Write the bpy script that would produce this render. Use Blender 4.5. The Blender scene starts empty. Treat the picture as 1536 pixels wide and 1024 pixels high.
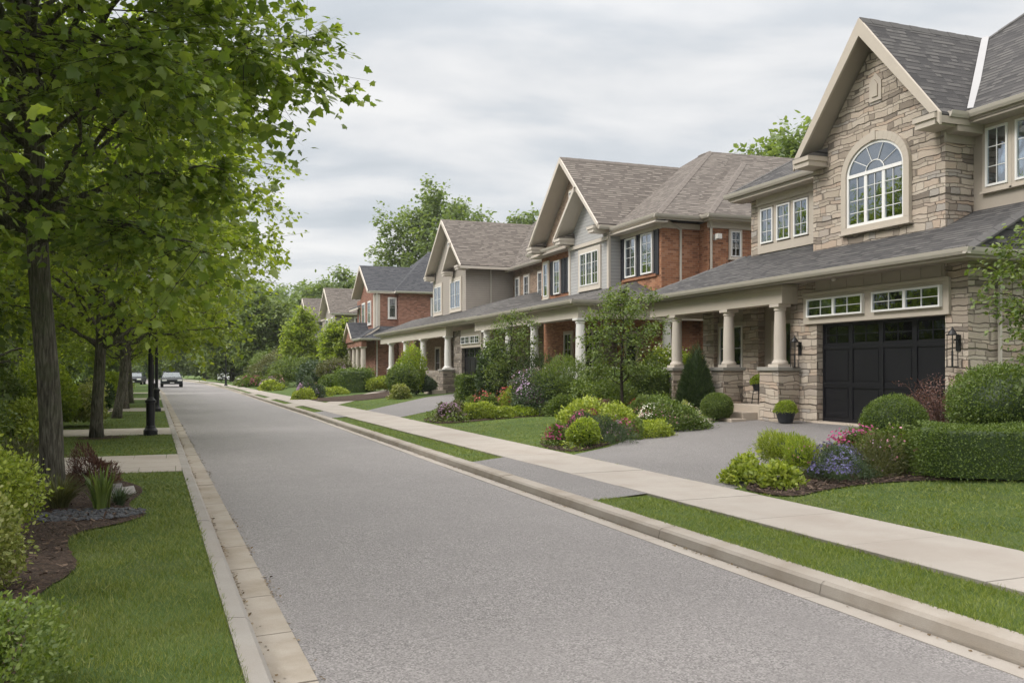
import bpy, bmesh, math, random
import numpy as np
from mathutils import Vector, Matrix
from mathutils.geometry import delaunay_2d_cdt
R = math.radians
S = bpy.context.scene
COL = S.collection
random.seed(7)

# ---------------------------------------------------------------- camera
cam_d = bpy.data.cameras.new('camera')
cam = bpy.data.objects.new('camera', cam_d); COL.objects.link(cam)
cam.location = (0, 0, 1.7)
cam.rotation_euler = (R(90), 0, -math.atan((768 - 269) / 1340))
cam_d.sensor_width = 36; cam_d.lens = 36 * 1340 / 1536
cam_d.shift_y = 43 / 1536
cam_d.clip_start = 0.1; cam_d.clip_end = 3000
S.camera = cam

# ---------------------------------------------------------------- world + sun
SUN_EL, SUN_AZ = R(42), R(-84)      # azimuth measured from +Y towards +X
W = bpy.data.worlds.new('World'); S.world = W; W.use_nodes = True
nt = W.node_tree; nt.nodes.clear()
def N(t, typ, **kw):
    n = t.nodes.new(typ)
    for k, v in kw.items():
        setattr(n, k, v)
    return n
def mth(t, op, a, b=None, c=None, clamp=False):
    n = t.nodes.new('ShaderNodeMath'); n.operation = op; n.use_clamp = clamp
    for i, x in enumerate((a, b, c)):
        if x is None: continue
        if isinstance(x, (int, float)): n.inputs[i].default_value = x
        else: t.links.new(x, n.inputs[i])
    return n.outputs[0]
def ramp(t, fac, stops, interp='LINEAR'):
    n = t.nodes.new('ShaderNodeValToRGB'); n.color_ramp.interpolation = interp
    e = n.color_ramp.elements
    while len(e) < len(stops): e.new(0.5)
    for el, (p, c) in zip(e, stops):
        el.position = p; el.color = (c[0], c[1], c[2], 1) if len(c) == 3 else c
    t.links.new(fac, n.inputs[0]); return n.outputs[0]
def mixc(t, fac, a, b, mode='MIX'):
    n = t.nodes.new('ShaderNodeMix'); n.data_type = 'RGBA'; n.blend_type = mode
    for i, x in ((0, fac), (6, a), (7, b)):
        if isinstance(x, (int, float)): n.inputs[i].default_value = x
        elif isinstance(x, tuple): n.inputs[i].default_value = (x[0], x[1], x[2], 1)
        else: t.links.new(x, n.inputs[i])
    return n.outputs[2]
sky = N(nt, 'ShaderNodeTexSky', sky_type='NISHITA', sun_disc=False)
sky.sun_elevation = SUN_EL; sky.sun_rotation = SUN_AZ
tc = N(nt, 'ShaderNodeTexCoord'); sp = N(nt, 'ShaderNodeSeparateXYZ')
nt.links.new(tc.outputs['Generated'], sp.inputs[0])
den = mth(nt, 'ADD', mth(nt, 'MAXIMUM', sp.outputs[2], 0.0), 0.16)
cb = N(nt, 'ShaderNodeCombineXYZ')
nt.links.new(mth(nt, 'DIVIDE', sp.outputs[0], den), cb.inputs[0])
nt.links.new(mth(nt, 'DIVIDE', sp.outputs[1], den), cb.inputs[1])
vr = N(nt, 'ShaderNodeVectorRotate', rotation_type='Z_AXIS'); vr.inputs['Angle'].default_value = R(16); nt.links.new(cb.outputs[0], vr.inputs['Vector'])
mp = N(nt, 'ShaderNodeMapping'); mp.inputs['Scale'].default_value = (0.62, 1.0, 1)
mp.inputs['Location'].default_value = (3.1, 1.7, 0)
nt.links.new(vr.outputs[0], mp.inputs[0])
n1 = N(nt, 'ShaderNodeTexNoise'); n1.inputs['Scale'].default_value = 2.5; n1.inputs['Detail'].default_value = 8; n1.inputs['Roughness'].default_value = .5; n1.inputs['Distortion'].default_value = .25
nt.links.new(mp.outputs[0], n1.inputs['Vector'])
cl = ramp(nt, n1.outputs[0], [(.30, (.40, .428, .457)), (.44, (.475, .496, .518)), (.52, (.555, .562, .57)), (.64, (.635, .632, .628))])
skyd = mixc(nt, 1.0, sky.outputs[0], (.10, .10, .10), 'MULTIPLY')
colr = mixc(nt, 0.93, skyd, cl)
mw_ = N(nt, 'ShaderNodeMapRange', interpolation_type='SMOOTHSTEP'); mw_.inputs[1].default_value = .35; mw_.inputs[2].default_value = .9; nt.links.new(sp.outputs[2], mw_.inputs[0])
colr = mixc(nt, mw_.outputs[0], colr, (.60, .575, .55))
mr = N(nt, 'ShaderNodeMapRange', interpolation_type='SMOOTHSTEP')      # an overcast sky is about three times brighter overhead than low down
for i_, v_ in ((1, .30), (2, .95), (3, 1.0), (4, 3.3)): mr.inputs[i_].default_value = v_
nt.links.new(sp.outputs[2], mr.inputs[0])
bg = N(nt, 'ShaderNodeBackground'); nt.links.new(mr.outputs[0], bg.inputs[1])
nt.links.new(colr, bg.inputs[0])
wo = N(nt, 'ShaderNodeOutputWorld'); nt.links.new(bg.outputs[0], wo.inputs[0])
sd = bpy.data.lights.new('sun', 'SUN'); sd.energy = 1.5; sd.angle = R(20); sd.color = (1, .965, .91)
so = bpy.data.objects.new('sun', sd); COL.objects.link(so)
dv = Vector((math.sin(SUN_AZ) * math.cos(SUN_EL), math.cos(SUN_AZ) * math.cos(SUN_EL), math.sin(SUN_EL)))
so.rotation_euler = dv.to_track_quat('Z', 'Y').to_euler(); so.location = dv * 60
S.view_settings.view_transform = 'Standard'; S.view_settings.look = 'None'
S.view_settings.exposure = 0.58; S.view_settings.gamma = 1
S.cycles.max_bounces = 8; S.cycles.transparent_max_bounces = 12
S.cycles.use_denoising = True

# ---------------------------------------------------------------- materials
MATS = {}
def newmat(name):
    m = bpy.data.materials.new(name); m.use_nodes = True
    t = m.node_tree; b = t.nodes['Principled BSDF']; MATS[name] = m
    return m, t, b
def noise(t, vec, scale, detail=4, rough=.55, dist=0.):
    n = N(t, 'ShaderNodeTexNoise'); n.inputs['Scale'].default_value = scale; n.inputs['Detail'].default_value = detail
    n.inputs['Roughness'].default_value = rough; n.inputs['Distortion'].default_value = dist
    if vec is not None: t.links.new(vec, n.inputs['Vector'])
    return n.outputs[0]
def coords(t, kind='Object', scale=(1, 1, 1)):
    c = N(t, 'ShaderNodeTexCoord'); o = c.outputs[kind]
    if scale != (1, 1, 1):
        m = N(t, 'ShaderNodeMapping'); m.inputs['Scale'].default_value = scale
        t.links.new(o, m.inputs[0]); o = m.outputs[0]
    return o
def bump(t, b, h, dist=.01, strength=1.):
    n = N(t, 'ShaderNodeBump'); n.inputs['Distance'].default_value = dist; n.inputs['Strength'].default_value = strength
    t.links.new(h, n.inputs['Height']); t.links.new(n.outputs[0], b.inputs['Normal']); return n
def paint(name, col, rough=.6, var=.08, sc=3., bmp=.002, spec=.4, metal=0.):
    m, t, b = newmat(name)
    o = coords(t)
    n = noise(t, o, sc, 5)
    c = mixc(t, n, tuple(x * (1 - var * 1.6) for x in col), tuple(min(1, x * (1 + var * 1.2)) for x in col))
    n2 = noise(t, o, sc * 12, 3)
    c = mixc(t, mth(t, 'MULTIPLY', n2, .35 * min(1, var * 6)), c, tuple(x * .72 for x in col))
    t.links.new(c, b.inputs['Base Color'])
    b.inputs['Roughness'].default_value = rough; b.inputs['Specular IOR Level'].default_value = spec
    b.inputs['Metallic'].default_value = metal
    if bmp: bump(t, b, noise(t, o, 60, 4), bmp)
    return m
def coursed(name, H, L, stops, mortar, mw, rough=.9, bd=.012, jit=.0, rowvar=.0, weath=.25, sheen=.0, hv=0.):
    """rows of blocks in UV metres: row height H, block length L, colours per block"""
    m, t, b = newmat(name)
    uv = N(t, 'ShaderNodeTexCoord').outputs['UV']
    if jit:
        wn = N(t, 'ShaderNodeTexNoise'); wn.inputs['Scale'].default_value = 2.2; wn.inputs['Detail'].default_value = 3
        t.links.new(uv, wn.inputs['Vector'])
        v1 = N(t, 'ShaderNodeVectorMath', operation='SUBTRACT'); t.links.new(wn.outputs['Color'], v1.inputs[0]); v1.inputs[1].default_value = (.5, .5, .5)
        v2 = N(t, 'ShaderNodeVectorMath', operation='SCALE'); t.links.new(v1.outputs[0], v2.inputs[0]); v2.inputs['Scale'].default_value = jit
        v3 = N(t, 'ShaderNodeVectorMath', operation='ADD'); t.links.new(uv, v3.inputs[0]); t.links.new(v2.outputs[0], v3.inputs[1])
        uvj = v3.outputs[0]
    else: uvj = uv
    s = N(t, 'ShaderNodeSeparateXYZ'); t.links.new(uvj, s.inputs[0])
    v = mth(t, 'DIVIDE', s.outputs[1], H)
    if hv: v = mth(t, 'MULTIPLY_ADD', mth(t, 'SINE', mth(t, 'MULTIPLY', v, 2.3)), hv, v)
    row = mth(t, 'FLOOR', v); fv = mth(t, 'FRACT', v)
    w1 = N(t, 'ShaderNodeTexWhiteNoise', noise_dimensions='1D'); t.links.new(row, w1.inputs['W'])
    rr = w1.outputs['Value']
    lw = mth(t, 'MULTIPLY_ADD', rr, L * rowvar, L * (1 - rowvar * .5)) if rowvar else L
    off = mth(t, 'MULTIPLY', rr, 7.3) if rowvar or jit else mth(t, 'MULTIPLY', mth(t, 'FLOORED_MODULO', row, 2.), .5)
    u = mth(t, 'ADD', mth(t, 'DIVIDE', s.outputs[0], lw), off)
    if rowvar:   # uneven block lengths inside a row
        sn = mth(t, 'SINE', mth(t, 'MULTIPLY_ADD', u, 2.1, mth(t, 'MULTIPLY', rr, 9.)))
        u = mth(t, 'MULTIPLY_ADD', sn, .36, u)
    cu = mth(t, 'FLOOR', u); fu = mth(t, 'FRACT', u)
    cv = N(t, 'ShaderNodeCombineXYZ'); t.links.new(cu, cv.inputs[0]); t.links.new(row, cv.inputs[1])
    w2 = N(t, 'ShaderNodeTexWhiteNoise', noise_dimensions='2D'); t.links.new(cv.outputs[0], w2.inputs['Vector'])
    rnd = w2.outputs['Value']
    c = ramp(t, rnd, stops)
    eu = mth(t, 'MULTIPLY', mth(t, 'MINIMUM', fu, mth(t, 'SUBTRACT', 1., fu)), L)
    ev = mth(t, 'MULTIPLY', mth(t, 'MINIMUM', fv, mth(t, 'SUBTRACT', 1., fv)), H)
    e = mth(t, 'MINIMUM', eu, ev)
    k = mth(t, 'DIVIDE', e, mw, clamp=True)       # 0 in the joint
    o = coords(t)
    nz = noise(t, o, 1.3, 5); nf = noise(t, uv, 34, 5, .65)
    c = mixc(t, mth(t, 'MULTIPLY', nf, .45), c, tuple(x * .55 for x in stops[0][1]))
    c = mixc(t, mth(t, 'MULTIPLY', nz, weath), c, tuple(x * .8 for x in stops[-1][1]))
    c = mixc(t, k, mortar, c)
    t.links.new(c, b.inputs['Base Color']); b.inputs['Roughness'].default_value = rough
    b.inputs['Specular IOR Level'].default_value = .3
    hgt = mth(t, 'ADD', mth(t, 'MULTIPLY', k, mth(t, 'MULTIPLY_ADD', rnd, .6, .5)), mth(t, 'MULTIPLY', nf, .45))
    bump(t, b, hgt, bd)
    return m
def shingle(name, c0, c1, c2):
    m, t, b = newmat(name)
    uv = N(t, 'ShaderNodeTexCoord').outputs['UV']
    s = N(t, 'ShaderNodeSeparateXYZ'); t.links.new(uv, s.inputs[0])
    H = .16
    v = mth(t, 'DIVIDE', s.outputs[1], H); row = mth(t, 'FLOOR', v); fv = mth(t, 'FRACT', v)
    w1 = N(t, 'ShaderNodeTexWhiteNoise', noise_dimensions='1D'); t.links.new(row, w1.inputs['W'])
    u = mth(t, 'MULTIPLY_ADD', w1.outputs['Value'], 5., mth(t, 'DIVIDE', s.outputs[0], .24))
    u = mth(t, 'MULTIPLY_ADD', mth(t, 'SINE', mth(t, 'MULTIPLY', u, 1.7)), .35, u)
    cv = N(t, 'ShaderNodeCombineXYZ'); t.links.new(mth(t, 'FLOOR', u), cv.inputs[0]); t.links.new(row, cv.inputs[1])
    w2 = N(t, 'ShaderNodeTexWhiteNoise', noise_dimensions='2D'); t.links.new(cv.outputs[0], w2.inputs['Vector'])
    rnd = w2.outputs['Value']
    c = ramp(t, rnd, [(0., c0), (.45, c1), (1., c2)])
    g = noise(t, uv, 260, 2, .7)
    c = mixc(t, mth(t, 'MULTIPLY', g, .5), c, c0)
    c = mixc(t, mth(t, 'MULTIPLY', noise(t, coords(t), .7, 4), .35), c, c1)
    lip = mth(t, 'LESS_THAN', fv, mth(t, 'MULTIPLY_ADD', rnd, .30, .02))   # butt edge of the course above
    c = mixc(t, mth(t, 'MULTIPLY', lip, .9), c, tuple(x * .35 for x in c0))
    t.links.new(c, b.inputs['Base Color']); b.inputs['Roughness'].default_value = .92; b.inputs['Specular IOR Level'].default_value = .25
    h = mth(t, 'ADD', mth(t, 'SUBTRACT', 1., fv), mth(t, 'MULTIPLY', mth(t, 'GREATER_THAN', rnd, .5), .7))
    bump(t, b, mth(t, 'ADD', h, mth(t, 'MULTIPLY', g, .3)), .014)
    return m
def siding(name, col, H=.13):
    m, t, b = newmat(name)
    uv = N(t, 'ShaderNodeTexCoord').outputs['UV']
    s = N(t, 'ShaderNodeSeparateXYZ'); t.links.new(uv, s.inputs[0])
    fv = mth(t, 'FRACT', mth(t, 'DIVIDE', s.outputs[1], H))
    c = mixc(t, noise(t, coords(t), 2.5, 4), tuple(x * .88 for x in col), tuple(x * 1.1 for x in col))
    c = mixc(t, mth(t, 'MULTIPLY', mth(t, 'LESS_THAN', fv, .1), .6), c, tuple(x * .4 for x in col))
    t.links.new(c, b.inputs['Base Color']); b.inputs['Roughness'].default_value = .65
    bump(t, b, mth(t, 'SUBTRACT', 1., fv), .015)
    return m
def leafmat(name, dark, mid, light, trans=.35, rough=.5):
    m, t, b = newmat(name)
    g = N(t, 'ShaderNodeNewGeometry'); ri = g.outputs['Random Per Island']
    c = ramp(t, ri, [(0., dark), (.5, mid), (1., light)])
    big = noise(t, coords(t), 1.6, 3)
    c = mixc(t, mth(t, 'MULTIPLY', mth(t, 'SUBTRACT', big, .3), .9, clamp=True), c, tuple(x * .75 for x in mid))
    t.links.new(c, b.inputs['Base Color']); b.inputs['Roughness'].default_value = rough; b.inputs['Specular IOR Level'].default_value = .5
    tr = N(t, 'ShaderNodeBsdfTranslucent')
    c2 = mixc(t, 1., c, (1.45, 1.45, .55), 'MULTIPLY'); t.links.new(c2, tr.inputs[0])
    mx = N(t, 'ShaderNodeMixShader'); mx.inputs[0].default_value = trans
    t.links.new(b.outputs[0], mx.inputs[1]); t.links.new(tr.outputs[0], mx.inputs[2])
    t.links.new(mx.outputs[0], t.nodes['Material Output'].inputs[0])
    return m
def glassmat(name, fac=.4, tint=(.75, .82, .9)):
    m, t, b = newmat(name)
    t.nodes.remove(b)
    tr = N(t, 'ShaderNodeBsdfTransparent'); tr.inputs[0].default_value = (.82, .86, .86, 1)
    gl = N(t, 'ShaderNodeBsdfGlossy'); gl.inputs['Roughness'].default_value = .015; gl.inputs[0].default_value = (*tint, 1)
    nb = N(t, 'ShaderNodeBump'); nb.inputs['Distance'].default_value = .004
    t.links.new(noise(t, coords(t), 1.7, 2), nb.inputs['Height']); t.links.new(nb.outputs[0], gl.inputs['Normal'])
    fr = N(t, 'ShaderNodeFresnel'); fr.inputs[0].default_value = 1.5
    mx = N(t, 'ShaderNodeMixShader'); t.links.new(mth(t, 'ADD', fr.outputs[0], fac, clamp=True), mx.inputs[0])
    t.links.new(tr.outputs[0], mx.inputs[1]); t.links.new(gl.outputs[0], mx.inputs[2])
    t.links.new(mx.outputs[0], t.nodes['Material Output'].inputs[0])
    return m

coursed('stone', .112, .40, [(0., (.22, .18, .145)), (.12, (.40, .33, .265)), (.4, (.59, .495, .395)), (.65, (.71, .615, .51)), (.85, (.60, .45, .34)), (1., (.48, .44, .40))], (.20, .17, .14), .012, bd=.05, jit=.16, rowvar=.8, hv=.27, weath=.25)
coursed('stone_dark', .12, .38, [(0., (.15, .125, .105)), (.3, (.27, .225, .19)), (.6, (.38, .32, .265)), (1., (.42, .37, .33))], (.14, .12, .10), .014, bd=.035, jit=.15, rowvar=.8, hv=.27)
coursed('brick', .077, .225, [(0., (.19, .08, .045)), (.3, (.35, .15, .08)), (.7, (.45, .205, .105)), (1., (.53, .28, .17))], (.35, .27, .21), .008, bd=.012)
coursed('brick_dark', .077, .225, [(0., (.17, .08, .06)), (.3, (.30, .135, .095)), (.7, (.38, .18, .125)), (1., (.45, .24, .18))], (.32, .25, .20), .008, bd=.01)
coursed('brick_tan', .077, .225, [(0., (.20, .14, .10)), (.5, (.33, .24, .18)), (1., (.42, .30, .22))], (.36, .31, .26), .007, bd=.01)
shingle('shingle_dark', (.040, .039, .041), (.085, .082, .082), (.155, .148, .143))
shingle('shingle_slate', (.035, .037, .043), (.07, .073, .082), (.12, .122, .13))
shingle('shingle_brown', (.085, .073, .065), (.155, .135, .12), (.27, .24, .21))
shingle('shingle_grey', (.055, .052, .051), (.105, .10, .096), (.18, .17, .16))
siding('siding_grey', (.40, .395, .39)); siding('siding_taupe', (.35, .31, .27))
paint('ridge_grey', (.13, .122, .115), .92, .2, 9); paint('ridge_dark', (.10, .096, .095), .92, .2, 9); paint('ridge_slate', (.075, .078, .088), .92, .2, 9); paint('ridge_brown', (.175, .152, .135), .92, .2, 9)
TAN = (.50, .44, .37)
paint('trim_tan', TAN, .6, .05); paint('trim_tan_mid', (.39, .34, .285), .6, .05); paint('trim_cream', (.60, .54, .47), .55, .05)
paint('column_tan', (.56, .50, .435), .7, .06); paint('column_white', (.80, .78, .75), .6, .04)
paint('white_trim', (.80, .79, .77), .45, .03, bmp=0); paint('gutter', (.50, .46, .40), .4, .05, bmp=0)
paint('gutter_white', (.66, .64, .60), .4, .04, bmp=0)
paint('black_paint', (.010, .010, .013), .4, .15, spec=.4, bmp=0); paint('shutter', (.035, .036, .045), .5, .1, bmp=0)
paint('iron', (.012, .012, .013), .45, .15, spec=.5, bmp=0); paint('interior', (.025, .027, .03), .9, .1, bmp=0)
paint('cap_stone', (.30, .285, .255), .85, .12, bmp=.004); paint('concrete_step', (.47, .40, .33), .85, .12, bmp=.004)
paint('flashing', (.30, .30, .31), .35, .06, metal=.2, bmp=0)
paint('pot', (.025, .027, .032), .5, .15); paint('curtain', (.66, .64, .60), .9, .04, bmp=0)
paint('tyre', (.015, .015, .015), .8, .1, bmp=0); paint('chrome', (.6, .6, .62), .2, .03, bmp=0, metal=.9)
paint('car_dark', (.03, .036, .042), .5, .05, bmp=0, spec=.3); paint('car_white', (.72, .73, .74), .25, .03, bmp=0, spec=.6)
paint('lens', (.85, .85, .82), .15, .02, bmp=0, spec=.7); paint('slate_chip', (.085, .088, .098), .6, .5, 14, .01); paint('rock', (.20, .19, .185), .9, .25, 8, .01); paint('rock_pale', (.36, .34, .32), .9, .25, 8, .01)
glassmat('glass', .32); glassmat('glass_dark', .05); glassmat('car_glass', .12, (.8, .88, .92))
def dirtmask(t, o, sc, lo, hi):
    n = noise(t, o, sc, 6, .6); return mth(t, 'MULTIPLY_ADD', n, 1 / (hi - lo), -lo / (hi - lo), clamp=True)
def asphalt(name, base, sc=1.):
    m, t, b = newmat(name); o = coords(t)
    v = N(t, 'ShaderNodeTexVoronoi'); v.inputs['Scale'].default_value = 95 * sc; t.links.new(o, v.inputs['Vector'])
    bw = N(t, 'ShaderNodeRGBToBW'); t.links.new(v.outputs['Color'], bw.inputs[0])
    c = ramp(t, bw.outputs[0], [(.15, tuple(x * .38 for x in base)), (.5, base), (.85, tuple(x * 1.75 for x in base))])
    fine = noise(t, o, 260, 2, .7)
    c = mixc(t, mth(t, 'MULTIPLY', fine, .45), c, tuple(x * .62 for x in base))
    st = coords(t, scale=(1.0, .10, 1)); streak = noise(t, st, .9, 4, .6)
    c = mixc(t, mth(t, 'MULTIPLY', mth(t, 'SUBTRACT', streak, .42, clamp=True), 1.6, clamp=True), c, tuple(x * .78 for x in base))
    mid = noise(t, o, 1.4, 5, .6); c = mixc(t, mth(t, 'MULTIPLY', mth(t, 'SUBTRACT', mid, .45, clamp=True), 2.2, clamp=True), c, tuple(x * .80 for x in base))
    patch = dirtmask(t, o, .22, .42, .7)
    c = mixc(t, mth(t, 'MULTIPLY', patch, .28), c, tuple(x * 1.35 for x in base))
    t.links.new(c, b.inputs['Base Color']); b.inputs['Roughness'].default_value = .62; b.inputs['Specular IOR Level'].default_value = .5
    bump(t, b, mth(t, 'ADD', v.outputs['Distance'], fine), .006)
    return m
asphalt('asphalt', (.245, .230, .227)); asphalt('asphalt_drive', (.205, .193, .190))
def concrete(name, base, stain, ssc=.9):
    m, t, b = newmat(name); o = coords(t)
    c = mixc(t, noise(t, o, 3.5, 6, .6), tuple(x * .84 for x in base), tuple(x * 1.1 for x in base))
    c = mixc(t, mth(t, 'MULTIPLY', dirtmask(t, o, ssc, .44, .68), .8), c, stain)
    sp_ = noise(t, o, 180, 2, .7); c = mixc(t, mth(t, 'MULTIPLY', mth(t, 'SUBTRACT', sp_, .4, clamp=True), 1.2), c, tuple(x * .5 for x in base))
    g = N(t, 'ShaderNodeNewGeometry')
    c = mixc(t, mth(t, 'MULTIPLY', g.outputs['Random Per Island'], .25), c, tuple(x * .75 for x in base))
    t.links.new(c, b.inputs['Base Color']); b.inputs['Roughness'].default_value = .88
    bump(t, b, mth(t, 'ADD', sp_, noise(t, o, 12, 5)), .004)
    return m
concrete('concrete_walk', (.42, .382, .342), (.33, .285, .245)); concrete('concrete_kerb', (.375, .335, .285), (.23, .185, .13), 1.6)
concrete('kerb_beige', (.40, .36, .315), (.27, .225, .175), 1.6); concrete('kerb_grey', (.32, .30, .275), (.26, .23, .20), 1.6); concrete('paver', (.40, .36, .315), (.30, .26, .22))
m, t, b = newmat('joint_dirt'); t.links.new(mixc(t, noise(t, coords(t), 9, 5), (.06, .045, .03), (.16, .12, .08)), b.inputs['Base Color']); b.inputs['Roughness'].default_value = 1
m, t, b = newmat('lawn'); o = coords(t)
c = ramp(t, noise(t, o, 1.1, 5), [(.3, (.055, .105, .014)), (.5, (.085, .150, .020)), (.7, (.13, .18, .032))])
c = mixc(t, mth(t, 'MULTIPLY', dirtmask(t, o, .8, .52, .70), .4), c, (.16, .17, .05))
c = mixc(t, mth(t, 'MULTIPLY', noise(t, o, 60, 3, .7), .5), c, (.035, .06, .012)); t.links.new(c, b.inputs['Base Color']); b.inputs['Roughness'].default_value = .95
bump(t, b, noise(t, o, 90, 3, .7), .03)
m, t, b = newmat('mulch'); o = coords(t, scale=(1, 1, 1)); v = N(t, 'ShaderNodeTexVoronoi'); v.inputs['Scale'].default_value = 38; t.links.new(o, v.inputs['Vector'])
c = ramp(t, noise(t, o, 26, 5, .7), [(.3, (.022, .013, .009)), (.5, (.055, .033, .022)), (.72, (.14, .09, .06))])
t.links.new(c, b.inputs['Base Color']); b.inputs['Roughness'].default_value = 1; bump(t, b, mth(t, 'ADD', v.outputs['Distance'], noise(t, o, 60, 4)), .03)
m, t, b = newmat('bark'); o = coords(t, scale=(1, 1, .10)); g = noise(t, o, 42, 6, .65, .5)
c = ramp(t, g, [(.34, (.030, .026, .018)), (.5, (.105, .094, .068)), (.66, (.21, .195, .15))])
c = mixc(t, mth(t, 'MULTIPLY', dirtmask(t, coords(t), 2.2, .5, .66), .5), c, (.075, .095, .035)); t.links.new(c, b.inputs['Base Color']); b.inputs['Roughness'].default_value = .95
bump(t, b, g, .05)
m, t, b = newmat('bark_dark'); c = mixc(t, noise(t, coords(t), 14, 4), (.02, .016, .012), (.07, .055, .04)); t.links.new(c, b.inputs['Base Color']); b.inputs['Roughness'].default_value = .95
leafmat('leaf_maple', (.105, .165, .034), (.185, .265, .052), (.34, .41, .10), .5, .34)
leafmat('leaf_lime', (.150, .215, .030), (.25, .33, .045), (.40, .46, .090), .52, .42)
leafmat('leaf_mid', (.070, .120, .026), (.130, .185, .040), (.22, .28, .07), .35)
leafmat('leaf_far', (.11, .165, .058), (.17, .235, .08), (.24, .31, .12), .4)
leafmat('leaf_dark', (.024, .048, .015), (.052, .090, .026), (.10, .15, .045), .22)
leafmat('leaf_box', (.055, .098, .016), (.115, .175, .028), (.20, .27, .05), .25)
leafmat('leaf_yellow', (.15, .21, .025), (.30, .37, .05), (.48, .53, .11), .3)
leafmat('leaf_gold', (.14, .18, .04), (.26, .29, .075), (.46, .46, .20), .3)
leafmat('leaf_blue', (.035, .065, .030), (.070, .110, .055), (.13, .17, .10), .25)
leafmat('leaf_red', (.055, .025, .020), (.12, .050, .040), (.19, .10, .075), .2)
leafmat('leaf_olive', (.065, .075, .025), (.12, .13, .045), (.20, .20, .09), .25)
for nm, cc in (('petal_blue', (.22, .20, .46)), ('petal_lilac', (.42, .28, .46)), ('petal_magenta', (.36, .04, .16)), ('petal_pink', (.55, .25, .33)), ('petal_white', (.7, .68, .58)), ('petal_red', (.38, .07, .06)), ('petal_mauve', (.30, .18, .28))):
    leafmat(nm, tuple(x * .6 for x in cc), cc, tuple(min(1, x * 1.5) for x in cc), .2)
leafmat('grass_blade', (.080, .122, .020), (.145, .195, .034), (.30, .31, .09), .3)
leafmat('grass_pale', (.095, .150, .020), (.185, .245, .040), (.33, .36, .10), .3)  # paler blade colour for the right verges and yard

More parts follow.
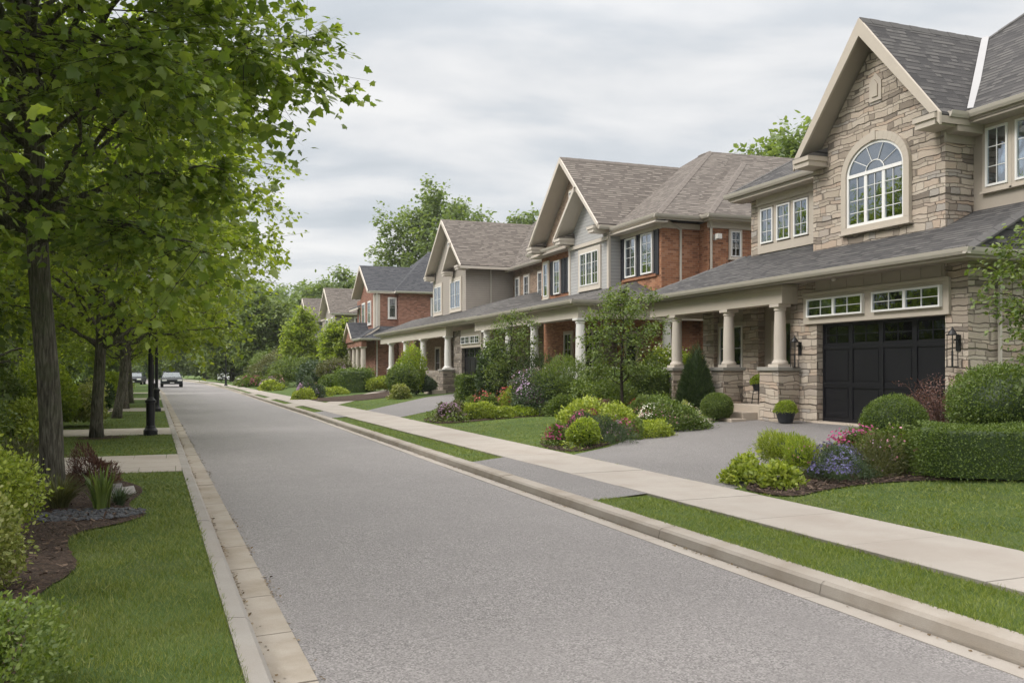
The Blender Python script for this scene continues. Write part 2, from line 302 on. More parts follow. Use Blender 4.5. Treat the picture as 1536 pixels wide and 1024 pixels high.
# ---------------------------------------------------------------- mesh helpers
def tag(o, label=None, cat=None, group=None, kind=None):
    if label: o['label'] = label
    if cat: o['category'] = cat
    if group: o['group'] = group
    if kind: o['kind'] = kind
    return o
def thing(name, label, cat, loc, group=None):
    o = bpy.data.objects.new(name, None); COL.objects.link(o); o.location = loc; o.empty_display_size = .2
    return tag(o, label, cat, group)
def wloc(o):
    v = Vector((0, 0, 0))
    while o is not None: v += o.location; o = o.parent
    return v
class MB:
    def __init__(s): s.v = []; s.f = []; s.m = []
    def add(s, vs, fs, m=0):
        k = len(s.v); s.v += [tuple(p) for p in vs]; s.f += [tuple(i + k for i in f) for f in fs]; s.m += [m] * len(fs)
    def box(s, x0, x1, y0, y1, z0, z1, m=0):
        s.add([(x0, y0, z0), (x1, y0, z0), (x1, y1, z0), (x0, y1, z0), (x0, y0, z1), (x1, y0, z1), (x1, y1, z1), (x0, y1, z1)],
              [(0, 3, 2, 1), (4, 5, 6, 7), (0, 1, 5, 4), (1, 2, 6, 5), (2, 3, 7, 6), (3, 0, 4, 7)], m)
    def prism(s, poly, vec, m=0):
        n = len(poly); v = Vector(vec)
        s.add(list(poly) + [tuple(Vector(p) + v) for p in poly],
              [tuple(range(n))[::-1], tuple(range(n, 2 * n))] + [(i, (i + 1) % n, n + (i + 1) % n, n + i) for i in range(n)], m)
    def beam(s, p, q, w, h, m=0):
        """bar from p to q, width w sideways, height h down from the line"""
        p = Vector(p); q = Vector(q); d = (q - p).normalized()
        sd_ = d.cross(Vector((0, 0, 1)))
        sd_ = sd_.normalized() * w / 2 if sd_.length > 1e-4 else Vector((w / 2, 0, 0))
        up = sd_.cross(d).normalized() * h
        if up.z < 0: up = -up
        s.prism([p - sd_, p + sd_, p + sd_ - up, p - sd_ - up], q - p, m)
    def lathe(s, cx, cy, prof, n=20, m=0):
        vs = []; fs = []
        for r, z in prof:
            for k in range(n):
                a = 2 * math.pi * k / n; vs.append((cx + r * math.cos(a), cy + r * math.sin(a), z))
        for i in range(len(prof) - 1):
            for k in range(n): fs.append((i * n + k, i * n + (k + 1) % n, (i + 1) * n + (k + 1) % n, (i + 1) * n + k))
        fs.append(tuple(range(n))[::-1]); fs.append(tuple(range((len(prof) - 1) * n, len(prof) * n)))
        s.add(vs, fs, m)
    def tube(s, pts, rad, n=8, m=0):
        pts = [Vector(p) for p in pts]; vs = []; fs = []
        for i, p in enumerate(pts):
            d = (pts[min(i + 1, len(pts) - 1)] - pts[max(i - 1, 0)]).normalized()
            a = d.cross(Vector((.31, .17, .93)) if abs(d.z) < .9 else Vector((1, .2, 0))).normalized(); b_ = d.cross(a)
            r = rad[i] if hasattr(rad, '__len__') else rad
            for k in range(n):
                t_ = 2 * math.pi * k / n; vs.append(p + a * (r * math.cos(t_)) + b_ * (r * math.sin(t_)))
        for i in range(len(pts) - 1):
            for k in range(n): fs.append((i * n + k, i * n + (k + 1) % n, (i + 1) * n + (k + 1) % n, (i + 1) * n + k))
        fs.append(tuple(range(n))); fs.append(tuple(range((len(pts) - 1) * n, len(pts) * n))[::-1])
        s.add(vs, fs, m)
    def build(s, name, mats, parent=None, loc=None, smooth=False, bevel=0, recalc=True):
        if isinstance(mats, str): mats = [mats]
        me = bpy.data.meshes.new(name)
        off = wloc(parent) if parent is not None else Vector(loc or (0, 0, 0))
        me.from_pydata([(p[0] - off.x, p[1] - off.y, p[2] - off.z) for p in s.v], [], s.f)
        for q in mats: me.materials.append(MATS[q])
        me.polygons.foreach_set('material_index', s.m)
        bm = bmesh.new(); bm.from_mesh(me)
        if recalc: bmesh.ops.recalc_face_normals(bm, faces=bm.faces)
        if bevel:
            bmesh.ops.bevel(bm, geom=[e for e in bm.edges if len(e.link_faces) == 2 and e.calc_face_angle(0) > .7], offset=bevel, segments=1, affect='EDGES', clamp_overlap=True)
        uvl = bm.loops.layers.uv.new('UVMap'); Z = Vector((0, 0, 1))
        for f in bm.faces:
            n = f.normal
            if abs(n.z) > .985: U = Vector((1, 0, 0)); V = Vector((0, 1, 0))
            else: U = Z.cross(n).normalized(); V = n.cross(U)
            for l in f.loops:
                c = l.vert.co; l[uvl].uv = (c.dot(U), c.dot(V))
        bm.to_mesh(me); bm.free()
        if smooth:
            for p in me.polygons: p.use_smooth = True
        o = bpy.data.objects.new(name, me); COL.objects.link(o)
        if parent is not None: o.parent = parent
        else: o.location = off
        return o
def np_obj(name, V, F, mats, parent=None, loc=(0, 0, 0), midx=None, smooth=False):
    """V (n,3) F (m,3) triangles, local coordinates"""
    me = bpy.data.meshes.new(name)
    me.vertices.add(len(V)); me.vertices.foreach_set('co', np.ascontiguousarray(V, dtype=np.float32).ravel())
    me.loops.add(F.size); me.loops.foreach_set('vertex_index', np.ascontiguousarray(F, dtype=np.int32).ravel())
    me.polygons.add(len(F)); me.polygons.foreach_set('loop_start', np.arange(0, F.size, 3, dtype=np.int32))
    for q in ([mats] if isinstance(mats, str) else mats): me.materials.append(MATS[q])
    if midx is not None: me.polygons.foreach_set('material_index', np.ascontiguousarray(midx, dtype=np.int32))
    if smooth: me.polygons.foreach_set('use_smooth', np.ones(len(F), dtype=bool))
    me.update(); me.validate()
    o = bpy.data.objects.new(name, me); COL.objects.link(o)
    if parent is not None: o.parent = parent
    o.location = loc
    return o
def copy_tree(o, parent=None):
    c = o.copy(); COL.objects.link(c)
    if parent is not None: c.parent = parent
    for ch in list(o.children): copy_tree(ch, c)
    return c
# leaf templates: verts, tris
_o = [(0, 0), (.20, .02), (.46, .02), (.38, .22), (.58, .50), (.32, .52), (.25, .70), (0, 1.0), (-.25, .70), (-.32, .52), (-.58, .50), (-.38, .22), (-.46, .02), (-.20, .02)]
MAPLE = (np.array([(0, .38, .03)] + [(x, y, -.16 * abs(x) - .14 * y * y) for x, y in _o]), np.array([(0, i + 1, (i + 1) % 14 + 1) for i in range(14)]))
OVAL = (np.array([(0, 0, 0), (.30, .30, -.06), (.24, .68, -.1), (0, 1, -.16), (-.24, .68, -.1), (-.30, .30, -.06)]), np.array([(0, 1, 2), (0, 2, 3), (0, 3, 4), (0, 4, 5)]))
RHOMB = (np.array([(0, 0, 0), (.36, .45, -.10), (0, 1, -.05), (-.36, .45, -.10)]), np.array([(0, 1, 2), (0, 2, 3)]))
NEEDLE = (np.array([(-.09, 0, 0), (.09, 0, 0), (.05, 1, .1), (-.05, 1, .1)]), np.array([(0, 1, 2), (0, 2, 3)]))
FLOWER = (np.array([(0, 0, .0), (.5, 0, .15), (.15, .48, .15), (-.4, .3, .15), (-.4, -.3, .15), (.15, -.48, .15)]), np.array([(0, 1, 2), (0, 2, 3), (0, 3, 4), (0, 4, 5), (0, 5, 1)]))
BLADE = (np.array([(-.05, 0, 0), (.05, 0, 0), (.012, 1, .25)]), np.array([(0, 1, 2)]))
def unit(a): return a / (np.linalg.norm(a, axis=1, keepdims=True) + 1e-9)
def scatter(P, D, Nn, size, tpl):
    """place template at P, its y axis along D, its z axis near Nn"""
    D = unit(D); X = unit(np.cross(D, Nn)); Z = np.cross(X, D)
    tv, tf = tpl; n = len(P); k = len(tv)
    s = np.asarray(size).reshape(-1, 1, 1) * np.ones((n, 1, 1))
    V = P[:, None, :] + s * (tv[None, :, 0:1] * X[:, None, :] + tv[None, :, 1:2] * D[:, None, :] + tv[None, :, 2:3] * Z[:, None, :])
    F = tf[None, :, :] + (np.arange(n) * k)[:, None, None]
    return V.reshape(-1, 3), F.reshape(-1, 3)
def sphere_dirs(rg, n):
    v = rg.normal(size=(n, 3)); return unit(v)

# ---------------------------------------------------------------- the street's lines
def XL(y):
    y = np.asarray(y, float); return np.where(y < 70, .84 - .0262 * y, -1.0 - .03 * (y - 70) - .0005 * (y - 70) ** 2)
def XR(y): return np.interp(y, [-20, 35, 46, 80, 120, 180], [4.36, 4.36, 4.22, 3.95, 2.6, -1.8])
def XWs(y): return np.interp(y, [-20, 10, 15, 22, 35, 47, 65, 80, 120, 180], [5.58, 5.58, 5.5, 5.38, 5.2, 5.0, 4.75, 4.6, 3.3, -1.0])
def XWi(y): return np.interp(y, [-20, 20, 30, 40, 50, 65, 80, 120, 180], [6.75, 6.78, 6.85, 6.65, 6.3, 5.85, 5.6, 4.3, 0.])
ZV = .12
def ZY(x, y=0): return np.interp(x, [-60, 6.2, 6.75, 14.5, 60], [.12, .12, .15, .45, .5])
def strip(name, fa, fb, za, zb, mat, y0, y1, step=1.0, label_kind='structure'):
    ys = list(np.arange(y0, y1 + .01, step)); mb = MB(); vs = []
    for y in ys:
        vs.append((float(fa(y)), y, za)); vs.append((float(fb(y)), y, zb))
    fs = [(2 * i, 2 * i + 1, 2 * i + 3, 2 * i + 2) for i in range(len(ys) - 1)]
    mb.add(vs, fs); o = mb.build(name, mat, recalc=False); tag(o, kind=label_kind); return o
def segs(name, prof, mat, y0, y1, L, gap=.008, lim=130):
    """kerb-like run of cast blocks: prof(y) -> closed section [(x,z)...]"""
    mb = MB(); y = y0
    rr = random.Random(hash(name) % 1000 if False else len(name))
    while y < y1:
        l = L * rr.uniform(.97, 1.03); a = y + gap / 2; b_ = y + l - gap / 2
        pa = prof(a); pb = prof(b_); n = len(pa); dz = rr.uniform(-.0025, .0025)
        mb.add([(x, a, z + dz) for x, z in pa] + [(x, b_, z + dz) for x, z in pb],
               [tuple(range(n)), tuple(range(n, 2 * n))[::-1]] + [(i, n + i, n + (i + 1) % n, (i + 1) % n) for i in range(n)])
        y += l
    o = mb.build(name, mat, bevel=.004 if y1 < 60 else 0); tag(o, kind='structure'); return o
# big ground sheet to the horizon
mb = MB(); mb.add([(-900, -300, -.10), (900, -300, -.10), (900, 1600, -.10), (-900, 1600, -.10)], [(0, 1, 2, 3)]); tag(mb.build('ground', 'lawn', recalc=False), kind='structure')
strip('road', XL, XR, 0, 0, 'asphalt', -12, 180)
# bedding under kerbs (dirt seen in joints)
strip('kerb_bedding', lambda y: XL(y) - .42, lambda y: XL(y) + .01, -.012, -.012, 'joint_dirt', -12, 180)
strip('kerb_bedding', lambda y: XR(y) - .01, lambda y: XR(y) + .40, -.012, -.012, 'joint_dirt', -12, 180)
segs('gutter_stones', lambda y: [(XL(y) - .245, -.1), (XL(y), -.1), (XL(y), .006), (XL(y) - .245, -.004)], 'concrete_kerb', -4, 60, 1.0, .016)
segs('kerb', lambda y: [(XL(y) - .40, -.1), (XL(y) - .25, -.1), (XL(y) - .255, .085), (XL(y) - .285, .115), (XL(y) - .40, .122)], 'kerb_grey', -4, 60, 2.0, .01)
segs('gutter_stones', lambda y: [(XL(y) - .245, -.1), (XL(y), -.1), (XL(y), .006), (XL(y) - .245, -.004)], 'concrete_kerb', 60, 170, 3.0, .012)
segs('kerb', lambda y: [(XL(y) - .40, -.1), (XL(y) - .25, -.1), (XL(y) - .255, .085), (XL(y) - .285, .115), (XL(y) - .40, .122)], 'kerb_grey', 60, 170, 3.0, .01)
def kerb_drop(y):
    d = 0.
    for a, b_ in ((10.1, 14.7), (30.2, 34.0), (40.2, 43.0), (50, 53), (60, 63.5)):
        if a - .6 < y < b_ + .6: d = max(d, min(1, (y - a + .6) / .6, (b_ + .6 - y) / .6))
    return 0 * d
segs('gutter_stones', lambda y: [(XR(y), -.1), (XR(y) + .19, -.1), (XR(y) + .19, -.004), (XR(y), .006)], 'concrete_walk', -4, 60, 2.4)
segs('kerb', lambda y: [(XR(y) + .195, -.1), (XR(y) + .40, -.1), (XR(y) + .40, .112 - kerb_drop(y)), (XR(y) + .245, .100 - kerb_drop(y)), (XR(y) + .215, .078 - kerb_drop(y)), (XR(y) + .20, .01)], 'kerb_beige', -4, 60, 2.4, .01)
segs('kerb', lambda y: [(XR(y) + .0, -.1), (XR(y) + .40, -.1), (XR(y) + .40, .10), (XR(y) + .26, .10), (XR(y) + .20, .01), (XR(y), .006)], 'concrete_kerb', 60, 170, 3.0, .01)
# sidewalk slabs on the right
strip('sidewalk_bedding', lambda y: XWs(y) - .02, lambda y: XWi(y) + .02, .10, .10, 'joint_dirt', -12, 180)
segs('sidewalk', lambda y: [(XWs(y), 0), (XWi(y), 0), (XWi(y), .152), (XWs(y), .140)], 'concrete_walk', -4, 56, 1.5, .016)
segs('sidewalk', lambda y: [(XWs(y), 0), (XWi(y), 0), (XWi(y), .152), (XWs(y), .140)], 'concrete_walk', 56, 170, 3.0, .012)
def smooth_poly(pts, it=2):
    for _ in range(it):
        q = []
        for i in range(len(pts)):
            a = pts[i]; b_ = pts[(i + 1) % len(pts)]
            q += [(a[0] * .75 + b_[0] * .25, a[1] * .75 + b_[1] * .25), (a[0] * .25 + b_[0] * .75, a[1] * .25 + b_[1] * .75)]
        pts = q
    return pts
def pip(poly, P):
    x, y = P[:, 0], P[:, 1]; ins = np.zeros(len(P), bool); n = len(poly)
    for i in range(n):
        x1, y1 = poly[i]; x2, y2 = poly[(i + 1) % n]
        if y1 == y2: continue
        c_ = ((y1 > y) != (y2 > y)) & (x < (x2 - x1) * (y - y1) / (y2 - y1) + x1); ins ^= c_
    return ins
def drape(name, poly, mat, off, grid=None, rough=0., zf=ZY, kind='structure', seed=1):
    P = np.array(poly); rg = np.random.default_rng(seed); pts = [Vector(p) for p in poly]
    if grid:
        gx, gy = np.meshgrid(np.arange(P[:, 0].min(), P[:, 0].max(), grid), np.arange(P[:, 1].min(), P[:, 1].max(), grid))
        G = np.stack([gx.ravel(), gy.ravel()], 1) + rg.uniform(-.2, .2, (gx.size, 2)) * grid
        G = G[pip(poly, G)]; pts += [Vector(p) for p in G]
    n = len(poly); vs, es, fs, *_ = delaunay_2d_cdt(pts, [], [list(range(n))], 1, 1e-5)
    out = []
    for i, v_ in enumerate(vs):
        r_ = rough * rg.uniform(-.3, 1) if (rough and i >= n) else 0
        out.append((v_.x, v_.y, float(zf(v_.x, v_.y)) + off + r_))
    mb = MB(); mb.add(out, [tuple(f) for f in fs]); o = mb.build(name, mat, recalc=False, smooth=bool(rough))
    for p in o.data.polygons:
        pass
    tag(o, kind=kind); return o
def ribbon(fa, fb, y0, y1, st=2.0):
    ys = np.arange(y0, y1, st).tolist() + [y1]
    return [(float(fa(y)), y) for y in ys] + [(float(fb(y)), y) for y in ys[::-1]]
# lawns (turf sheets)
verge_l = lambda y: XL(y) - .405
flat = lambda x, y=0: ZV
left_lawn = ribbon(lambda y: -26, verge_l, -8, 180)
drape('lawn', left_lawn, 'lawn', -.012, zf=flat)
PATHS = [(15.0, 18.0), (23.7, 26.4), (37.4, 40.6), (52, 54.5), (66, 68.5)]
for a, b_ in PATHS:
    mbp = MB(); rr = random.Random(3); y = a
    rows = max(2, int((b_ - a) / .75)); h_ = (b_ - a) / rows
    for r_ in range(rows):
        x = -9 + rr.uniform(0, .6)
        while x < float(verge_l(a)) - .02:
            x2 = min(x + (1.1 if r_ % 3 else .55), float(verge_l(a)) - .004)
            mbp.box(x + .004, x2 - .004, a + r_ * h_ + .004, a + (r_ + 1) * h_ - .004, .05, .118 + rr.uniform(-.002, .002)); x = x2
    tag(mbp.build('garden_path', 'paver', bevel=.003), kind='structure')
APR = [(-8, 9.9), (14.8, 30.0), (34.3, 40.0), (43.2, 49.8), (53, 60), (64, 90), (94, 110), (114, 160)]
def vk(y): return XR(y) + .405
def vw(y): return XWs(y) - .004
VERGES = []
for i, (a, b_) in enumerate(APR):
    pl = ribbon(vk, vw, a, b_)
    n_ = len(pl) // 2
    pl = [(x, y + (.0 if x < 5 else (.35 if y < a + .1 else .15 if y > b_ - .1 else 0))) for x, y in pl]
    VERGES.append(pl); drape('verge', pl, 'lawn', -.012, zf=flat)
prev = 9.9
for i in range(len(APR) - 1):
    a, b_ = APR[i][1], APR[i + 1][0]
    pl = [(float(vk(a)), a), (float(vk(b_)), b_), (float(vw(b_)), b_ + .35), (float(vw(a)), a + .15)]
    drape('driveway_apron', pl, 'asphalt_drive' if i < 2 else 'paver', .0, zf=lambda x, y: float(np.interp(x, [vk(y), vw(y)], [.106, .136])))
yard = ribbon(lambda y: XWi(y) + .004, lambda y: 14.5, -10, 180)
drape('lawn', yard, 'lawn', -.012)
drape('lawn', ribbon(lambda y: 14.5, lambda y: 60, -10, 180, 40), 'lawn', -.012)
DRIVE1 = [(6.76, 9.95), (8.3, 10.6), (9.6, 11.6), (11.5, 12.9), (14.62, 13.6), (14.62, 18.7), (14.1, 20.6), (13.2, 20.5), (11.9, 19.6), (10.6, 18.7), (9.0, 17.0), (7.9, 15.8), (6.78, 15.0)]
drape('driveway', DRIVE1, 'asphalt_drive', -.004)
DRIVE3 = [(6.84, 28.9), (8.6, 31.6), (11, 37), (14.4, 43.1), (14.4, 47), (11.8, 44), (9.0, 38.6), (6.78, 34.3)]
drape('driveway', DRIVE3, 'asphalt_drive', -.004)
DRIVE4 = [(6.6, 40.3), (9, 46), (13.4, 57.5), (13.4, 60.5), (8.6, 49), (6.5, 43.2)]
drape('driveway', DRIVE4, 'paver', -.004)
# mulch beds
BED_L = smooth_poly([(-3.4, 4.0), (-.78, 4.2), (-.80, 5.6), (-.98, 7.0), (-.72, 7.9), (-.92, 8.7), (-1.0, 9.6), (-.5, 10.1), (-.28, 10.7), (-.62, 11.3), (-.40, 12.6), (-.60, 13.6), (-1.3, 14.9), (-8, 14.9), (-8, 4)])
BED_R1 = smooth_poly([(6.9, 8.9), (6.82, 10.0), (7.9, 10.35), (9.4, 11.1), (11.2, 12.5), (13.8, 13.2), (13.8, 6.2), (11.9, 7.0), (10.5, 8.1), (9.5, 9.0), (8.7, 9.35), (7.7, 9.25)], 2)
BED_2 = smooth_poly([(6.82, 15.3), (7.6, 15.7), (9.1, 17.2), (10.8, 18.9), (12.2, 20.0), (13.9, 21.0), (13.9, 26.6), (12.6, 26.8), (11.2, 25.0), (9.6, 22.0), (8.4, 20.0), (7.6, 18.4), (6.9, 17.0)], 2)
BED_3 = smooth_poly([(6.95, 25.2), (7.3, 24.6), (8.8, 25.2), (10.6, 25.5), (12.0, 25.4), (13.9, 26.0), (12.9, 38), (12.4, 38.4), (11.6, 36), (9.4, 31.3), (8.0, 28.6), (7.0, 27.0)], 2)
for i, (bd, of) in enumerate(((BED_L, 0), (BED_R1, 0), (BED_2, 0), (BED_3, 0))):
    o = drape('mulch_bed', bd, 'mulch', .006, grid=.16, rough=.03, zf=(flat if i == 0 else ZY), seed=i)
tag(drape('mulch_bed', smooth_poly([(-2.3, 22.4), (-1.2, 22.5), (-1.1, 23.4), (-2.2, 23.6)]), 'mulch', .004, grid=.1, rough=.02, zf=flat), kind='structure')
tag(drape('mulch_bed', smooth_poly([(6.6, 44), (9, 43.6), (13, 52), (13.5, 56.8), (11, 53), (8, 50), (6.4, 50)]), 'mulch', .006, grid=.5, rough=.03, zf=ZY), kind='structure')

# grass blades (nobody could count them)
def grass(name, poly, dens, h, w, excl, seed, mat, zf=flat, f0=6., jit=.0):
    rg = np.random.default_rng(seed); P = np.array(poly)
    lo = P.min(0); hi = P.max(0); n = int((hi - lo).prod() * dens)
    Q = rg.uniform(lo, hi, (n, 2))
    d = np.hypot(Q[:, 0], Q[:, 1]); sc = np.maximum(1., d / f0)           # farther blades: fewer and broader
    Q = Q[(rg.random(n) < 1 / sc ** 1.7)]; Q = Q[pip(poly, Q)]
    for e in excl: Q = Q[~pip(e, Q)]
    d = np.hypot(Q[:, 0], Q[:, 1]); sc = np.maximum(1., d / f0)
    n = len(Q); clump = .5 + .5 * np.sin(Q[:, 0] * 5.1 + 1.3 * np.sin(Q[:, 1] * 3.7)) * np.sin(Q[:, 1] * 4.3 + Q[:, 0])
    Z = np.array([zf(a, b_) for a, b_ in Q]) if zf is flat and False else (np.full(n, ZV) if zf is flat else np.interp(Q[:, 0], [-60, 6.2, 6.75, 14.5, 60], [.12, .12, .15, .45, .5]))
    Pt = np.column_stack([Q, Z - .014])
    D = np.column_stack([rg.normal(0, .45, n), rg.normal(0, .45, n), np.ones(n)])
    L = h * rg.uniform(.45, 1.15, n) * (.75 + .5 * clump)
    Nn = unit(rg.normal(size=(n, 3)) * [1, 1, .1])
    V, F = scatter(Pt, D, Nn, L, (BLADE[0] * [w / h * 10, 1, 1], BLADE[1]))
    k = np.repeat(sc, 3)[:, None]; c_ = np.repeat(Pt, 3, 0); V[:, :2] = c_[:, :2] + (V[:, :2] - c_[:, :2]) * np.minimum(k, 2.2)
    o = np_obj(name, V, F, mat); tag(o, kind='stuff'); o['label'] = 'short mown grass growing on the ' + name.replace('_', ' '); o['category'] = 'grass'
    return o
pthx = [[(-12, a - .02), (3, a - .02), (3, b_ + .02), (-12, b_ + .02)] for a, b_ in PATHS]
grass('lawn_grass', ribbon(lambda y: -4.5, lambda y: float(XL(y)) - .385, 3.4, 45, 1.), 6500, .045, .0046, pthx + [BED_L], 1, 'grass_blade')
for i, pl in enumerate(VERGES[:4]):
    q = [(x + (-.03 if x < 5 else .03), y) for x, y in pl]
    grass('verge_grass', q, 7500, .042, .0046, [], 10 + i, 'grass_pale')
grass('yard_grass', ribbon(lambda y: float(XWi(y)) - .02, lambda y: 13.8, 4, 45, 2.), 4500, .04, .005, [DRIVE1, DRIVE3, DRIVE4, BED_R1, BED_2, BED_3], 20, 'grass_pale', zf=ZY)

# ---------------------------------------------------------------- house builders
def roof(sh, tr, poly, t=.05, T=.20):
    sh.prism([(x, y, z) for x, y, z in poly], (0, 0, -t))
    tr.prism([(x, y, z - t - .001) for x, y, z in poly], (0, 0, -(T - t)))
def cap(sh, p, q, w=.26, sl=.42):
    """ridge or hip shingles folded over the line p-q; sl is how steeply they fall to each side"""
    p = Vector(p); q = Vector(q); L = (q - p).length; n = max(1, int(L / .28)); d = (q - p) / n
    sd_ = d.cross(Vector((0, 0, 1))).normalized() * w / 2; Z = Vector((0, 0, 1)); dr = Z * (-w / 2 * sl)
    for i in range(n):
        a = p + d * i + Z * (.006 * (i % 2))
        sh.prism([a - sd_ + dr + Z * .012, a + Z * .032, a + sd_ + dr + Z * .012, a + sd_ + dr - Z * .03, a - Z * .02, a - sd_ + dr - Z * .03], d * .97, 1)
def gutter(mb, p, q, out):
    """K-style gutter from p to q, protruding towards out (unit xy)"""
    p = Vector(p); q = Vector(q); o_ = Vector((out[0], out[1], 0))
    prof = [(0, .0), (0, -.12), (.07, -.125), (.105, -.07), (.12, -.02), (.125, .0), (.11, .0), (.10, -.02), (.02, -.02), (.02, 0)]
    mb.prism([p + o_ * a + Vector((0, 0, b_)) for a, b_ in prof], q - p)
def gable(sh, tr, rk, x0, xb, yc, hw, zr, ze, board=.26, capr=True):
    for s in (1, -1):
        roof(sh, tr, [(x0, yc + s * hw, ze), (xb, yc + s * hw, ze), (xb, yc, zr), (x0, yc, zr)])
        d = Vector((0, -s * hw, zr - ze)).normalized(); dn = Vector((0, -d.z * -s * -1, 0))
        v = board / max(.25, hw / math.hypot(hw, zr - ze))
        e = .02
        a = [(x0 - .035, yc + s * (hw + e), ze + .0), (x0 - .035, yc, zr + .0), (x0 - .035, yc, zr - v), (x0 - .035, yc + s * (hw + e), ze - v * .62)]
        rk.prism(a, (.06, 0, 0))
    if capr: cap(sh, (x0, yc, zr), (xb, yc, zr), .24, (zr - ze) / hw)
def half_gable(sh, tr, rk, x0, xb, y0, ze, y1, zr, board=.24):
    """one slope of a nested gable, from its foot (y0, ze) up to where it meets the large rake (y1, zr)"""
    roof(sh, tr, [(x0, y0, ze), (xb, y0, ze), (xb, y1, zr), (x0, y1, zr)])
    L = math.hypot(y0 - y1, zr - ze); v = board * L / abs(y0 - y1)
    rk.prism([(x0 - .035, y0 + .02, ze), (x0 - .035, y1, zr), (x0 - .035, y1, zr - v), (x0 - .035, y0 + .02, ze - v * .62)], (.06, 0, 0))
def ret(sh, rk, x0, yc, s, ze, w=.62, d=.5):
    """boxed eave return with its small roof at the foot of a gable"""
    y0 = yc - s * .08; y1 = yc - s * w
    a, b_ = min(y0, y1), max(y0, y1)
    rk.box(x0 - .06, x0 + d, a, b_, ze - .30, ze - .16)
    rk.box(x0 - .10, x0 + d, a - .03, b_ + .03, ze - .17, ze - .05)
    sh.add([(x0 - .11, a - .04, ze - .05), (x0 + d, a - .04, ze - .05), (x0 + d, b_ + .04, ze - .05), (x0 - .11, b_ + .04, ze - .05), (x0 + d, a - .04 if s > 0 else a + .1, ze + .18), (x0 + d, b_ - .1 if s > 0 else b_ + .04, ze + .18)],
           [(0, 1, 2, 3), (0, 4, 1), (0, 3, 5, 4), (3, 2, 5), (1, 4, 5, 2)])
def window(h, face, pl, a0, a1, z0, z1, cols=2, rows=3, units=1, casing='trim_tan', cw=.11, curtain=0, frame='white_trim', glass='glass', sill=True, fw=.045):
    """casing + sash + panes on a wall; face 'W' looks to -X at X=pl, 'S' looks to -Y at Y=pl"""
    f = (lambda u, v, w: (pl - w, u, v)) if face == 'W' else (lambda u, v, w: (u, pl - w, v))
    def bx(mb, u0, u1, v0, v1, w0, w1, m=0):
        p = f(u0, v0, w0); q = f(u1, v1, w1)
        mb.box(min(p[0], q[0]), max(p[0], q[0]), min(p[1], q[1]), max(p[1], q[1]), v0, v1, m)
    fr = MB()
    for u0, u1, v0, v1 in ((a0, a0 + fw, z0, z1), (a1 - fw, a1, z0, z1), (a0 + fw, a1 - fw, z0, z0 + fw), (a0 + fw, a1 - fw, z1 - fw, z1)): bx(fr, u0, u1, v0, v1, .0, .085)
    W_ = (a1 - a0 - 2 * fw); uw = W_ / units
    for k in range(units):
        b0 = a0 + fw + k * uw
        if k: bx(fr, b0 - fw * .9, b0 + fw * .9, z0 + fw, z1 - fw, 0, .083)
        for c in range(1, cols):
            x = b0 + uw * c / cols; bx(fr, x - .007, x + .007, z0 + fw, z1 - fw, .052, .066)
        for r_ in range(1, rows):
            z = z0 + (z1 - z0) * r_ / rows; bx(fr, b0 + fw * .3, b0 + uw - fw * .3, z - .007, z + .007, .050, .067)
    w_ = fr.build('window', frame, h)
    g = MB(); bx(g, a0 + fw * .6, a1 - fw * .6, z0 + fw * .6, z1 - fw * .6, .046, .050); g.build('pane', glass, w_)
    d = MB(); bx(d, a0 + .01, a1 - .01, z0 + .01, z1 - .01, .002, .006); d.build('room_dark', 'interior', w_)
    if curtain:
        cu = MB()
        for k in range(units):
            b0 = a0 + fw + k * uw
            spans = ((b0, b0 + uw),) if curtain >= 1 else ((b0, b0 + uw * curtain * .5), (b0 + uw * (1 - curtain * .5), b0 + uw))
            for s0, s1 in spans:
                n = max(6, int((s1 - s0) / .02)); vs = []
                for i in range(n + 1):
                    u = s0 + (s1 - s0) * i / n; w = .024 + .014 * math.sin(i * 1.35)
                    vs += [f(u, z0 + fw, w), f(u, z1 - fw, w)]
                cu.add(vs, [(2 * i, 2 * i + 1, 2 * i + 3, 2 * i + 2) for i in range(n)])
        cu.build('curtain', 'curtain', w_, smooth=True, recalc=False)
    if casing:
        ca = MB(); e = .004
        for u0, u1, v0, v1 in ((a0 - cw, a0 - e, z0 - cw, z1 + cw), (a1 + e, a1 + cw, z0 - cw, z1 + cw), (a0 - e, a1 + e, z1 + e, z1 + cw), (a0 - e, a1 + e, z0 - cw, z0 - e)): bx(ca, u0, u1, v0, v1, 0, .06)
        if sill: bx(ca, a0 - cw - .03, a1 + cw + .03, z0 - cw - .045, z0 - cw - .001, 0, .10)
        ca.build('casing', casing, w_)
    return w_
def shutter(h, face, pl, a0, a1, z0, z1):
    mb = MB()
    def bx(u0, u1, v0, v1, w0, w1):
        if face == 'W': mb.box(pl - w1, pl - w0, u0, u1, v0, v1)
        else: mb.box(u0, u1, pl - w1, pl - w0, v0, v1)
    bx(a0, a1, z0, z1, 0, .025)
    for u in (a0, a1 - .05): bx(u, u + .05, z0, z1, .026, .05)
    zm = (z0 + z1) / 2
    for v in (z0, zm - .03, z1 - .06): bx(a0 + .05, a1 - .05, v, v + .06, .026, .048)
    n = int((z1 - z0) / .07)
    for i in range(n):
        v = z0 + .07 + i * (z1 - z0 - .14) / n
        if abs(v - zm) > .05: bx(a0 + .055, a1 - .055, v, v + .035, .026, .04)
    mb.build('shutter', 'shutter', h)
